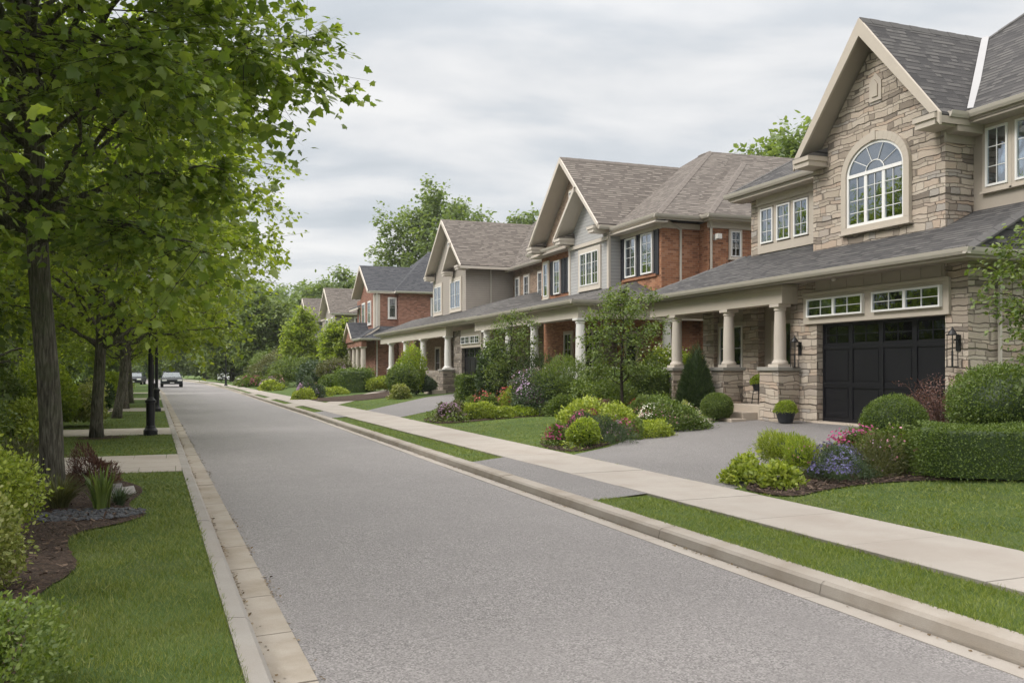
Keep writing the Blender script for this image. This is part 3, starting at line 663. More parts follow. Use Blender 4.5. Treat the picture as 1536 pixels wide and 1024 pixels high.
def column(h, x, y, z0, z1, r=.155, mat='column_tan'):
    mb = MB(); H = z1 - z0
    mb.box(x - r * 1.35, x + r * 1.35, y - r * 1.35, y + r * 1.35, z0, z0 + .07)
    mb.lathe(x, y, [(r * 1.28, z0 + .071), (r * 1.32, z0 + .10), (r * 1.24, z0 + .14), (r * 1.05, z0 + .16), (r, z0 + .2), (r * .98, z0 + H * .5), (r * .86, z1 - .2), (r * .86, z1 - .17), (r * 1.0, z1 - .16), (r * 1.0, z1 - .13), (r * .9, z1 - .12), (r * 1.1, z1 - .075)], 24)
    mb.box(x - r * 1.2, x + r * 1.2, y - r * 1.2, y + r * 1.2, z1 - .074, z1)
    o = mb.build('column', mat, h)
    for p in o.data.polygons:
        if len(p.vertices) == 4 and abs(p.normal.z) < .9 and p.area < .5: p.use_smooth = False
    return o
def pedestal(h, x0, x1, y0, y1, z0, z1, mat='stone'):
    mb = MB(); mb.box(x0, x1, y0, y1, z0, z1 - .1)
    o = mb.build('pedestal', mat, h, bevel=.012); c = MB(); c.box(x0 - .05, x1 + .05, y0 - .05, y1 + .05, z1 - .099, z1)
    c.build('cap', 'cap_stone', o, bevel=.012)
def downpipe(h, pts, mat='gutter', w=.075):
    mb = MB()
    for a, b_ in zip(pts[:-1], pts[1:]):
        a = Vector(a); b_ = Vector(b_)
        mb.tube([a, b_], w / 2 * 1.15, 6)
    for p in pts[1:-1]: mb.lathe(p[0], p[1], [(w * .5, p[2] - .045), (w * .66, p[2] - .03), (w * .66, p[2] + .03), (w * .5, p[2] + .045)], 8)
    mb.build('downpipe', mat, h)
def garage_door(h, X, y0, y1, z0, z1, cols=4):
    mb = MB(); mb.box(X, X + .05, y0, y1, z0, z1)
    W_ = (y1 - y0); cw = W_ / cols; H = z1 - z0
    rows = [(z0, z0 + H * .37), (z0 + H * .37, z0 + H * .76), (z0 + H * .76, z1)]
    for i in range(cols + 1):
        y = y0 + i * cw; a = max(y0, y - .06); b_ = min(y1, y + .06); mb.box(X - .028, X - .001, a, b_, z0, z1)
    for i in range(cols):
        for za, zb in rows:
            a = y0 + i * cw + .061; b_ = y0 + (i + 1) * cw - .061
            mb.box(X - .026, X - .001, a, b_, za, za + .07); mb.box(X - .026, X - .001, a, b_, zb - .05, zb - .002)
            if za != rows[2][0]:    # raised bead around the field
                mb.box(X - .012, X - .001, a + .05, b_ - .05, za + .12, zb - .10)
    for za, zb in rows[1:]:
        mb.box(X - .0281, X - .026, y0, y1, za - .004, za - .001)
    d = mb.build('garage_door', 'black_paint', h, bevel=.003)
    g = MB()
    for i in range(cols):
        a = y0 + i * cw + .10; b_ = y0 + (i + 1) * cw - .10; za, zb = rows[2][0] + .10, z1 - .08
        g.box(X - .008, X - .002, a, b_, za, zb); m_ = (a + b_) / 2
        f = MB(); f.box(X - .02, X - .009, m_ - .012, m_ + .012, za, zb); f.box(X - .019, X - .0095, a, m_ - .013, (za + zb) / 2 - .01, (za + zb) / 2 + .01); f.box(X - .019, X - .0095, m_ + .013, b_, (za + zb) / 2 - .01, (za + zb) / 2 + .01); f.build('glazing_bar', 'black_paint', d)
    g.build('pane', 'glass_dark', d)
    k = MB(); k.box(X - .06, X - .028, (y0 + y1) / 2 - .09, (y0 + y1) / 2 - .07, z0 + H * .36, z0 + H * .46); k.build('handle', 'iron', d)
    return d
def pent(y0, y1, zb, ze, yc, zr, x0):   # gable wall outline
    return [(x0, y0, zb), (x0, y1, zb), (x0, y1, ze), (x0, yc, zr), (x0, y0, ze)]

# ================================================================ HOUSE 1 (near stone house)
h = thing('stone_house', 'nearest house, beige ledgestone with steep stone gable, arched window and black garage door', 'house', (14.5, 16, .42))
s = MB()
s.box(14.5, 14.8, 13.3, 13.86, .2, 3.85); s.box(14.5, 14.8, 17.74, 18.75, .2, 3.85)
s.box(14.801, 24, 13.3, 13.5, .2, 4.2); s.box(14.801, 16.0, 18.55, 18.749, .2, 3.85)
s.build('garage_wall', 'stone', h); s = MB()
s.box(15.78, 16.0, 21.85, 22.6, .8, 3.85); s.build('stone_pilaster', 'stone', h); s = MB()
s.box(15.8, 16.0, 24.2, 24.8, .3, 3.85); s.box(16.0, 24, 24.6, 24.8, .3, 4.2)
s.build('lower_stone_wall', 'stone', h)
s = MB()
s.prism(pent(14.62, 18.85, 4.3, 6.95, 16.66, 9.42, 15.3), (.8, 0, 0))
s.box(16.0, 16.3, 22.12, 22.5, 4.5, 6.85); s.box(16.301, 24, 22.3, 22.5, 4.5, 6.85)
s.build('upper_stone_wall', 'stone', h)
s = MB()
s.box(14.66, 14.8, 13.861, 17.739, 2.82, 3.85)
s.box(16.001, 16.2, 18.75, 24.599, .7, 3.9)      # porch back wall
s.box(16.002, 16.25, 18.85, 22.119, 4.6, 6.85)        # left wing front
s.box(16.101, 16.4, 12.95, 14.8, 4.3, 7.1); s.box(16.401, 24, 12.95, 13.1, 4.6, 7.1)
s.build('rendered_wall', 'trim_tan_mid', h)
s = MB()
s.box(14.46, 14.66, 13.861, 17.739, 3.571, 3.85)
for y in np.arange(13.9, 17.7, .55): s.box(14.448, 14.459, y, y + .03, 3.575, 3.84)
s.build('board_panel', 'trim_tan_mid', h)
s = MB(); s.box(14.43, 14.66, 13.71, 18.16, 2.82, 3.57); s.box(14.40, 14.43, 13.70, 18.17, 3.50, 3.58)
s.build('lintel_band', 'trim_tan', h, bevel=.006)
window(h, 'W', 14.43, 13.86, 15.76, 2.98, 3.42, 2, 2, 2, casing=None, fw=.04)
window(h, 'W', 14.43, 16.05, 17.95, 2.98, 3.42, 2, 2, 2, casing=None, fw=.04)
garage_door(h, 14.70, 13.865, 17.735, .47, 2.815)
s = MB(); s.box(14.3, 14.75, 13.75, 17.9, .2, .468); s.build('garage_sill', 'concrete_step', h, bevel=.01)
# porch
s = MB(); s.box(13.95, 16.0, 18.76, 24.6, .2, .80); s.box(13.5, 13.949, 19.35, 20.75, .2, .62); s.box(13.05, 13.499, 19.2, 20.9, .2, .47)
s.build('porch_floor', 'concrete_step', h, bevel=.012)
s = MB(); s.box(14.02, 14.38, 18.45, 25.1, 3.36, 3.84); s.box(14.381, 14.499, 18.45, 18.8, 3.36, 3.84); s.box(14.381, 16.0, 24.8, 25.1, 3.36, 3.84)
s.box(13.99, 14.41, 18.42, 25.13, 3.72, 3.80)
s.build('porch_beam', 'trim_tan', h, bevel=.006)
s = MB(); s.box(13.72, 16.0, 12.64, 25.3, 3.851, 3.90); s.build('soffit', 'trim_tan_mid', h)
for y in (18.76, 21.0, 23.75): column(h, 14.2, y, 1.78, 3.36)
pedestal(h, 13.86, 14.5, 18.38, 19.15, .25, 1.78); pedestal(h, 13.86, 14.5, 20.75, 21.35, .25, 1.78); pedestal(h, 13.86, 14.5, 23.4, 24.1, .25, 1.78)
s = MB(); s.box(13.95, 14.35, 21.36, 22.2, .8, 1.70); s.build('porch_parapet', 'stone', h)
window(h, 'W', 15.99, 22.85, 24.05, 1.0, 3.05, 2, 3, 1, cw=.12, curtain=.0, glass='glass_dark')
dr = MB(); dr.box(15.94, 16.0, 20.35, 21.45, .8, 3.1); d_ = dr.build('front_door', 'trim_cream', h)
g = MB(); g.box(15.928, 15.938, 20.5, 21.3, 1.75, 3.0); g.build('pane', 'glass_dark', d_)
g = MB(); g.box(15.90, 15.937, 20.42, 20.45, 1.7, 1.9); g.build('handle', 'iron', d_)
# lower roof
sh, tr, gt, rk = MB(), MB(), MB(), MB()
ex, ez = 13.7, 4.0
roof(sh, tr, [(ex, 12.6, ez), (16.25, 12.95, 5.20), (16.25, 22.75, 5.20), (ex, 25.3, ez)])
roof(sh, tr, [(ex, 12.6, ez), (24, 12.6, ez), (24, 12.95, 5.2), (16.25, 12.95, 5.20)])
roof(sh, tr, [(ex, 25.3, ez), (16.25, 22.75, 5.2), (24, 22.75, 5.2), (24, 25.3, ez)])
cap(sh, (ex, 12.6, ez), (16.25, 12.95, 5.2)); cap(sh, (ex, 25.3, ez), (16.1, 22.9, 5.13))
gutter(gt, (ex, 12.5, ez - .02), (ex, 25.4, ez - .02), (-1, 0)); gutter(gt, (ex - .1, 12.6, ez - .02), (24, 12.6, ez - .02), (0, -1))
# gable roof, returns
gable(sh, tr, rk, 14.8, 18.9, 16.62, 2.34, 9.86, 7.05, board=.26)
ret(sh, rk, 14.8, 14.28, -1, 7.12); ret(sh, rk, 14.8, 18.96, 1, 7.12)
# main hip roof
A = (15.6, 12.3, 7.15); B = (15.6, 19.6, 7.15); Pk = (19.25, 15.95, 10.36)
roof(sh, tr, [A, Pk, B]); roof(sh, tr, [A, (27, 12.3, 7.15), (23.4, 15.95, 10.36), Pk]); roof(sh, tr, [B, Pk, (23.4, 15.95, 10.36), (27, 19.6, 7.15)])
roof(sh, tr, [(27, 12.3, 7.15), (27, 19.6, 7.15), (23.4, 15.95, 10.36)])
cap(sh, (18.6, 16.6, 9.79), Pk); cap(sh, Pk, (23.4, 15.95, 10.36))
gutter(gt, (15.6, 12.3, 7.13), (15.6, 14.4, 7.13), (-1, 0)); gutter(gt, (15.05, 14.32, 7.11), (15.62, 14.32, 7.11), (0, -1))
s = MB(); s.box(15.62, 16.1, 12.35, 14.62, 6.9, 6.95); s.box(15.302, 16.1, 14.30, 14.618, 6.72, 7.0); s.box(15.25, 16.1, 14.58, 14.617, 6.55, 6.75)
s.build('eave_soffit', 'trim_tan_mid', h)
# left wing roof
WA = (15.5, 22.95, 6.97); 
roof(sh, tr, [(15.5, 18.9, 6.97), (18.0, 18.9, 8.6), (17.7, 20.75, 8.4), WA]); roof(sh, tr, [WA, (17.7, 20.75, 8.4), (24, 20.75, 8.4), (24, 22.95, 6.97)])
cap(sh, WA, (17.7, 20.75, 8.4)); gutter(gt, (15.5, 18.95, 6.95), (15.5, 23.05, 6.95), (-1, 0))
s = MB(); s.box(15.52, 16.0, 18.87, 22.9, 6.72, 6.78); s.box(15.9, 15.999, 18.87, 22.12, 6.5, 6.72); s.build('wing_soffit', 'trim_tan', h)
sh.build('roof', ['shingle_dark', 'ridge_' + 'shingle_dark'[8:]], h); tr.build('roof_deck', 'trim_tan_mid', h); gt.build('gutter', 'gutter', h); rk.build('rake_board', 'trim_tan', h)
v_ = MB(); v_.beam((15.68, 14.30, 7.24), (18.66, 16.6, 9.93), .16, .02); v_.build('valley_flashing', 'flashing', h)
window(h, 'W', 16.0, 19.85, 20.45, 5.38, 6.38, 2, 3, 1, casing=None); window(h, 'W', 16.0, 20.62, 21.2, 5.38, 6.38, 2, 3, 1, casing=None); window(h, 'W', 16.0, 21.38, 21.95, 5.38, 6.38, 2, 3, 1, casing=None)
s = MB()
s.box(15.955, 15.999, 19.0, 22.12, 5.1, 5.34); s.box(15.955, 15.999, 19.0, 22.12, 6.42, 6.5)
for a, b_ in ((19.0, 19.84), (20.46, 20.61), (21.21, 21.37), (21.96, 22.12)): s.box(15.955, 15.999, a, b_, 5.341, 6.419)
s.build('wing_trim', 'trim_tan', h)
window(h, 'W', 16.1, 13.72, 14.26, 5.58, 6.82, 2, 3, 1, cw=.09, curtain=.7); window(h, 'W', 16.1, 13.0, 13.54, 5.58, 6.82, 2, 3, 1, cw=.085, curtain=.7)
# arched window
yc, hwid, zs = 16.63, .92, 6.36
def arc(hw_, rise, z, n=20): return [(hw_ * math.cos(math.pi * i / n), z + rise * math.sin(math.pi * i / n)) for i in range(n + 1)]
def ring(mb, hwo, ro, hwi, ri, zb, zsp, x0, x1, zb_i=None):
    o_ = [(hwo, zb)] + arc(hwo, ro, zsp) + [(-hwo, zb)]; i_ = [(hwi, zb_i)] + arc(hwi, ri, zsp) + [(-hwi, zb_i)]
    n = len(o_)
    for k in range(n - 1):
        q = [o_[k], o_[k + 1], i_[k + 1], i_[k]]; mb.prism([(x1, yc + a, b_) for a, b_ in q], (x0 - x1, 0, 0))
aw = MB(); ring(aw, hwid, .70, hwid - .06, .64, 5.14, zs, 15.24, 15.30, 5.14)
aw.box(15.22, 15.3, yc - hwid + .06, yc + hwid - .06, zs - .04, zs + .04); aw.box(15.235, 15.3, yc - hwid + .06, yc + hwid - .06, 5.14, 5.21)
uw = (2 * hwid - .12) / 3
for k in (1, 2):
    y = yc - hwid + .06 + k * uw; aw.box(15.235, 15.3, y - .045, y + .045, 5.211, zs - .041)
for k in range(3):
    y = yc - hwid + .06 + (k + .5) * uw; aw.box(15.245, 15.26, y - .007, y + .007, 5.215, zs - .05)
    for r__ in (1, 2, 3):
        z = 5.19 + r__ * (zs - 5.21) / 4; a = yc - hwid + .06 + k * uw + .05; aw.box(15.246, 15.2595, a, a + uw - .1, z - .007, z + .007)
for a_ in (36, 72, 108, 144):
    p0 = (15.25, yc + .28 * math.cos(R(a_)), zs + .24 * math.sin(R(a_))); p1 = (15.25, yc + .87 * math.cos(R(a_)), zs + .65 * math.sin(R(a_))); aw.tube([p0, p1], .008, 6)
aw.tube([(15.25, yc + .30 * math.cos(R(a_)), zs + .26 * math.sin(R(a_))) for a_ in range(0, 181, 15)], .012, 6)
aw_o = aw.build('arched_window', 'white_trim', h)
g = MB(); g.prism([(15.265, yc + a, b_) for a, b_ in [(hwid - .03, 5.17)] + arc(hwid - .03, .66, zs) + [(-hwid + .03, 5.17)]], (.006, 0, 0)); g.build('pane', 'glass', aw_o)
g = MB(); g.prism([(15.29, yc + a, b_) for a, b_ in [(hwid - .03, 5.17)] + arc(hwid - .03, .66, zs) + [(-hwid + .03, 5.17)]], (.006, 0, 0)); g.build('room_dark', 'interior', aw_o)
c_ = MB(); ring(c_, hwid + .17, .90, hwid + .004, .704, 5.14, zs, 15.2, 15.3, 5.14); c_.box(15.2, 15.3, yc - hwid - .17, yc + hwid + .17, 5.02, 5.139); c_.box(15.17, 15.3, yc - hwid - .21, yc + hwid + .21, 4.97, 5.02)
c_.box(15.18, 15.3, yc - .08, yc + .08, zs + .71, zs + .93); c_.build('casing', 'trim_tan', aw_o, bevel=.004)
s = MB(); s.prism([(15.27, 16.45, 8.0), (15.27, 16.83, 8.0), (15.27, 16.83, 8.45), (15.27, 16.64, 8.66), (15.27, 16.45, 8.45)], (.03, 0, 0)); s.prism([(15.24, 16.55, 8.1), (15.24, 16.73, 8.1), (15.24, 16.73, 8.38), (15.24, 16.64, 8.5), (15.24, 16.55, 8.38)], (.03, 0, 0)); s.build('gable_niche', 'trim_tan', h)
downpipe(h, [(15.25, 13.22, 3.88), (15.25, 13.22, .4)])
def coach_lamp(y, z):
    mb = MB(); x = 14.33
    for dx in (-.07, .07):
        for dy in (-.07, .07): mb.tube([(x + dx, y + dy, z), (x + dx * .95, y + dy * .95, z + .62)], .009, 6)
    mb.box(x - .085, x + .085, y - .085, y + .085, z + .61, z + .63); mb.lathe(x, y, [(.09, z + .63), (.05, z + .70), (.02, z + .74), (.012, z + .78)], 10)
    mb.box(x - .08, x + .08, y - .08, y + .08, z - .02, z); mb.box(x + .07, 14.5, y - .02, y + .02, z + .5, z + .54); mb.box(14.47, 14.499, y - .05, y + .05, z + .3, z + .62)
    mb.tube([(x, y, z), (x, y, z + .3)], .02, 8)
    mb.build('coach_lamp', 'iron', h)
coach_lamp(13.52, 1.78); coach_lamp(18.35, 1.78)
s = MB(); s.lathe(14.3, 16.9, [(.05, 3.85), (.06, 3.84), (.06, 3.80), (.03, 3.77)][::-1], 12); s.build('soffit_light', 'gutter', h)

# ================================================================ HOUSE 2 (grey siding + red brick)
h = thing('brick_house', 'second house, orange-red brick and grey siding under a brown roof with white porch columns', 'house', (14, 33, .4))
s = MB(); s.box(16.0, 17.55, 27.8, 31.2, .2, 6.95); s.box(17.551, 27, 27.2, 38.5, .2, 6.95)
s.build('brick_wall', 'brick', h)
s = MB(); s.box(16.001, 17.5, 31.2, 38.7, .8, 6.95); s.box(15.9, 15.999, 34.7, 38.7, 4.5, 7.0); s.build('rear_brick_wall', 'brick', h)
s = MB(); s.prism([(15.6, 34.7, 7.0), (15.6, 37.75, 7.05), (15.6, 34.4, 10.25), (15.6, 32.9, 8.9)], (.3, 0, 0)); s.build('gable_infill', 'brick_tan', h)
s = MB(); s.prism([(15.5, 30.9, 4.4), (15.5, 34.66, 4.4), (15.5, 34.66, 7.15), (15.5, 32.8, 8.78), (15.5, 30.9, 7.17)], (.6, 0, 0)); s.build('siding_wall', 'siding_grey', h)
s = MB(); s.box(15.47, 15.5, 30.88, 31.05, 4.5, 7.0); s.box(15.47, 15.55, 30.875, 30.899, 4.5, 7.0); s.box(15.47, 15.5, 34.5, 34.67, 4.5, 7.0); s.build('corner_board', 'trim_cream', h)
s = MB(); s.box(15.42, 15.5, 30.95, 34.6, 6.72, 6.86); s.build('frieze_board', 'trim_cream', h)
window(h, 'W', 15.5, 31.75, 33.45, 5.12, 6.45, 2, 3, 3, casing='trim_cream', cw=.18, curtain=.8)
for a, b_ in ((28.35, 29.2), (29.6, 30.45)):
    window(h, 'W', 16.0, a, b_, 5.2, 6.68, 2, 4, 1, casing=None, curtain=.5, fw=.06)
for a in (27.96, 29.24, 30.5): shutter(h, 'W', 16.0, a, a + .33, 5.12, 6.74)
s = MB(); s.box(15.93, 15.999, 28.1, 30.7, 5.06, 5.15); s.build('window_sill', 'brick', h)
window(h, 'W', 15.9, 35.0, 35.5, 5.1, 6.6, 1, 3, 1, casing=None, curtain=.5, fw=.06); shutter(h, 'W', 15.9, 35.55, 35.95, 5.1, 6.62); shutter(h, 'W', 15.9, 36.0, 36.35, 5.1, 6.62)
window(h, 'W', 15.9, 36.45, 37.15, 5.1, 6.6, 2, 3, 1, casing=None, curtain=.5, fw=.06); shutter(h, 'W', 15.9, 37.22, 37.6, 5.1, 6.62); window(h, 'W', 15.9, 37.85, 38.35, 5.1, 6.6, 1, 3, 1, casing='trim_cream', curtain=.5)
window(h, 'W', 15.6, 34.1, 34.75, 8.25, 9.25, 2, 3, 1, casing='trim_cream', cw=.08, curtain=.9)
window(h, 'S', 27.2, 18.45, 18.85, 5.75, 6.65, 2, 3, 1, casing='trim_cream', cw=.07, curtain=0, fw=.035)
sh, tr, gt, rk = MB(), MB(), MB(), MB()
gable(sh, tr, rk, 14.95, 21.5, 34.4, 3.6, 10.6, 7.3, board=.17)
half_gable(sh, tr, rk, 14.85, 17, 34.85, 7.2, 32.75, 9.05, .16)
ret(sh, rk, 14.9, 30.85, -1, 7.3, .6, .6); ret(sh, rk, 14.9, 34.75, 1, 7.25, .6, .6); ret(sh, rk, 14.95, 38.05, 1, 7.3, .6, .6)
# main hip roof
E0, E1, PR = (15.56, 27.3, 7.15), (15.56, 39.2, 7.15), 6.14
k_ = .66
pk = (15.5 + PR, 27.3 + PR, 7.15 + k_ * PR); pk2 = (15.5 + PR, 39.2 - 5.0, pk[2])
roof(sh, tr, [E0, pk, pk2, E1]); roof(sh, tr, [E0, (28, 27.3, 7.15), (28, 33.0, 11.2), pk]); roof(sh, tr, [E1, pk2, (28, 34.2, pk[2]), (28, 39.2, 7.15)])
cap(sh, E0, pk); cap(sh, pk, pk2)
j0 = (17.3, 26.75, 7.17); jp = (22.1, 31.6, 10.35)
roof(sh, tr, [j0, jp, (17.3, 31.6, 7.9)]); roof(sh, tr, [j0, (28, 26.75, 7.17), (28, 31.6, 10.35), jp]); cap(sh, j0, jp)
gutter(gt, (15.5, 27.25, 7.13), (15.5, 30.7, 7.13), (-1, 0)); gutter(gt, (15.4, 27.3, 7.13), (17.3, 27.3, 7.13), (0, -1)); gutter(gt, (17.3, 26.7, 7.15), (17.3, 27.3, 7.15), (-1, 0)); gutter(gt, (17.2, 26.75, 7.15), (27, 26.75, 7.15), (0, -1))
gutter(gt, (14.95, 30.75, 7.2), (15.5, 30.75, 7.2), (0, -1)); gutter(gt, (15.4, 34.8, 7.13), (15.4, 39.2, 7.13), (-1, 0))
s = MB(); s.box(15.5, 16.0, 27.35, 30.9, 6.86, 6.92); s.box(15.95, 16.0, 27.75, 30.89, 6.72, 6.86); s.box(16.0, 17.55, 27.75, 27.8, 6.74, 6.92); s.box(17.5, 27, 27.15, 27.2, 6.74, 6.95); s.box(17.35, 27, 26.8, 27.2, 6.951, 6.99); s.build('soffit', 'trim_cream', h); s = MB(); s.box(15.4, 15.9, 34.8, 39, 6.9, 6.95)
s.build('soffit', 'trim_cream', h)
pr_, pt_ = MB(), MB()
# porch roof
q0 = (12.2, 27.0, 4.05); q1 = (12.2, 38.6, 4.05); q2 = (16.05, 29.7, 5.0); q3 = (16.05, 38.6, 5.0)
roof(pr_, pt_, [q0, q2, q3, q1], T=.18); roof(pr_, pt_, [q0, (17.9, 27.0, 4.05), (17.9, 29.7, 5.0), q2], T=.18); cap(pr_, q0, q2); pr_.build('porch_roof', ['shingle_grey', 'ridge_grey'], h); pt_.build('porch_roof_deck', 'trim_cream', h)
gutter(gt, (12.2, 26.95, 4.04), (12.2, 38.6, 4.04), (-1, 0)); gutter(gt, (12.1, 27, 4.04), (17.9, 27.0, 4.04), (0, -1))
sh.build('roof', ['shingle_brown', 'ridge_' + 'shingle_brown'[8:]], h); tr.build('roof_deck', 'trim_cream', h); gt.build('gutter', 'gutter', h); rk.build('rake_board', 'trim_cream', h)
s = MB(); s.box(12.5, 12.85, 27.25, 38.4, 3.45, 3.86); s.box(12.851, 17.5, 27.25, 27.6, 3.45, 3.86); s.box(12.25, 16, 27.05, 38.5, 3.861, 3.88); s.build('porch_beam', 'trim_cream', h, bevel=.005)
s = MB(); s.box(12.5, 16, 27.6, 38.4, .2, .95); s.build('porch_floor', 'stone_dark', h)
for y in (27.45, 31.6, 37.2, 34.4): column(h, 12.68, y, .95, 3.45, .17, 'column_white')
column(h, 16.0, 27.42, .3, 3.45, .17, 'column_white')
s = MB()
for y in np.arange(27.9, 31.3, .13): s.box(12.66, 12.70, y, y + .04, 1.05, 1.75)
s.box(12.64, 12.72, 27.6, 31.4, 1.75, 1.81); s.box(12.64, 12.72, 27.6, 31.4, 1.0, 1.05)
for x in np.arange(12.95, 15.8, .13): s.box(x, x + .04, 27.42, 27.46, 1.05, 1.75)
s.box(12.85, 15.85, 27.40, 27.48, 1.75, 1.81); s.box(12.85, 15.85, 27.40, 27.48, 1.0, 1.05)
s.build('porch_railing', 'white_trim', h)
window(h, 'W', 16.0, 32.6, 34.0, 1.6, 3.3, 2, 3, 2, casing='trim_cream', glass='glass_dark'); window(h, 'W', 16.0, 35.4, 36.2, 1.2, 3.3, 2, 3, 1, casing='trim_cream', glass='glass_dark', curtain=.3)
dr = MB(); dr.box(15.94, 15.999, 29.4, 30.5, 1, 3.15); d_ = dr.build('front_door', 'trim_cream', h); g = MB(); g.box(15.93, 15.939, 29.6, 30.3, 1.8, 3.0); g.build('pane', 'glass_dark', d_)
s = MB(); s.box(15.8, 16.0, 31.2, 32.0, .95, 3.45); s.build('stone_pilaster', 'stone_dark', h)
downpipe(h, [(16.15, 27.74, 7.02), (16.75, 27.74, 6.7), (16.75, 27.74, .4)]); downpipe(h, [(17.42, 26.9, 7.05), (17.62, 27.13, 6.75), (17.62, 27.13, .4)])
s = MB(); s.box(17.75, 17.82, 27.0, 27.2, 6.3, 6.5); s.box(17.7, 17.88, 26.85, 27.0, 6.32, 6.5); s.build('security_light', 'gutter_white', h)

# ================================================================ HOUSE 3 (taupe siding)
h = thing('taupe_house', 'third house, taupe siding with twin nested gables, brown roof and small black garage door', 'house', (14.5, 52, .45))
s = MB(); s.prism([(15.5, 49.25, 4.4), (15.5, 56.4, 4.4), (15.5, 56.4, 7.35), (15.5, 52.5, 10.4), (15.5, 49.25, 7.75)], (.5, 0, 0)); s.box(16.0, 26, 49.25, 56.4, 4.2, 7.65)
s.build('siding_wall', 'siding_taupe', h)
s = MB(); s.box(18.4, 26, 43.6, 49.2, 4.2, 7.6); s.build('tan_brick_wall', 'brick_tan', h)
s = MB(); s.box(14.5, 14.8, 43.0, 43.3, .2, 3.9); s.box(14.5, 14.8, 46.85, 48.2, .2, 3.9); s.box(14.801, 22, 43.0, 43.3, .2, 4.1); s.box(14.5, 14.8, 48.2, 48.5, .2, 3.9); s.build('stone_wall', 'stone_dark', h); s = MB(); s.box(16.3, 16.6, 55.5, 56.3, .2, 3.9); s.build('stone_pilaster', 'stone_dark', h)
s = MB(); s.box(16.6, 17, 48.5, 66, .2, 4.0); s.build('porch_back_wall', 'brick_tan', h)
s = MB(); s.box(14.45, 14.75, 43.3, 46.85, 2.9, 3.9); s.build('lintel_band', 'trim_tan', h)
window(h, 'W', 14.45, 43.5, 45.0, 3.1, 3.5, 2, 2, 2, casing=None, fw=.035); window(h, 'W', 14.45, 45.15, 46.65, 3.1, 3.5, 2, 2, 2, casing=None, fw=.035)
garage_door(h, 14.7, 43.305, 46.845, .5, 2.895)
window(h, 'W', 15.5, 50.2, 52.2, 5.4, 7.0, 2, 2, 2, casing='trim_cream', cw=.2, curtain=.7)
window(h, 'W', 15.5, 54.3, 55.9, 5.4, 7.0, 2, 2, 2, casing='trim_cream', cw=.2, curtain=.7)
window(h, 'W', 15.5, 52.15, 52.75, 8.4, 9.5, 1, 2, 1, casing='trim_cream', cw=.1, curtain=.5)
window(h, 'W', 18.4, 44.6, 45.2, 5.6, 7.0, 2, 3, 1, casing='trim_cream', cw=.1, curtain=.8); window(h, 'W', 18.4, 46.6, 47.3, 5.6, 7.0, 2, 3, 1, casing='trim_cream', cw=.1, curtain=.8); window(h, 'W', 18.4, 48.1, 48.7, 5.6, 7.0, 2, 3, 1, casing='trim_cream', cw=.1, curtain=.5)
window(h, 'W', 16.6, 50.6, 51.6, 1.2, 3.2, 1, 2, 1, casing='trim_cream', glass='glass_dark'); window(h, 'W', 16.6, 53.4, 54.6, 1.2, 3.2, 1, 2, 1, casing='trim_cream', glass='glass_dark'); window(h, 'W', 16.6, 58.4, 59.6, 1.2, 3.2, 1, 2, 1, casing='trim_cream', glass='glass_dark')
sh, tr, gt, rk = MB(), MB(), MB(), MB()
gable(sh, tr, rk, 14.95, 21, 52.5, 3.95, 10.85, 7.7, board=.19); half_gable(sh, tr, rk, 14.85, 17, 52.0, 7.6, 50.35, 9.15, .18)
ret(sh, rk, 14.9, 48.65, -1, 7.75); ret(sh, rk, 14.9, 52.1, 1, 7.65); ret(sh, rk, 14.95, 56.4, 1, 7.75)
e0 = (17.9, 43.0, 7.6); pk = (21.6, 51.5, 11.6)
roof(sh, tr, [e0, pk, (17.9, 58.4, 7.6)]); roof(sh, tr, [e0, (27, 43.0, 7.6), (25, 51.5, 11.6), pk]); roof(sh, tr, [(17.9, 58.4, 7.6), pk, (25, 51.5, 11.6), (27, 58.4, 7.6)])
roof(sh, tr, [(15.56, 48.75, 7.65), (15.56, 57.2, 7.65), (19.2, 54, 9.9), (19.2, 52.4, 9.9)])
gutter(gt, (17.9, 43, 7.58), (17.9, 49, 7.58), (-1, 0)); gutter(gt, (15, 48.72, 7.62), (18, 48.72, 7.62), (0, -1)); gutter(gt, (17.9, 43, 7.58), (27, 43, 7.58), (0, -1))
q0 = (13.7, 41.6, 4.38); pr_, pt_ = MB(), MB()
roof(pr_, pt_, [q0, (16, 43.6, 5.35), (16, 64, 5.35), (13.7, 66, 4.38)]); roof(pr_, pt_, [q0, (22, 41.6, 4.38), (22, 43.6, 5.35), (16, 43.6, 5.35)]); roof(pr_, pt_, [(16, 43.6, 5.35), (18.4, 45.4, 6.0), (18.4, 49.2, 6.0), (16, 49.2, 5.35)]); roof(pr_, pt_, [(16, 43.6, 5.35), (22, 43.6, 5.35), (22, 45.4, 6.0), (18.4, 45.4, 6.0)])
pr_.build('porch_roof', ['shingle_grey', 'ridge_grey'], h); pt_.build('porch_roof_deck', 'trim_cream', h)
gutter(gt, (13.7, 41.5, 4.36), (13.7, 66.1, 4.36), (-1, 0)); gutter(gt, (13.6, 41.6, 4.36), (22, 41.6, 4.36), (0, -1))
sh.build('roof', ['shingle_brown', 'ridge_' + 'shingle_brown'[8:]], h); tr.build('roof_deck', 'trim_cream', h); gt.build('gutter', 'gutter', h); rk.build('rake_board', 'trim_cream', h)
s = MB(); s.box(14.0, 14.4, 48.2, 65.6, 3.62, 4.15); s.box(13.75, 16.6, 41.7, 65.8, 4.152, 4.18); s.build('porch_beam', 'trim_cream', h)
for y in (48.5, 53.9, 58.4, 62.8): column(h, 14.2, y, 1.75, 3.62, .2, 'column_white')
pedestal(h, 13.8, 14.6, 48.1, 48.95, .2, 1.75, 'stone_dark')
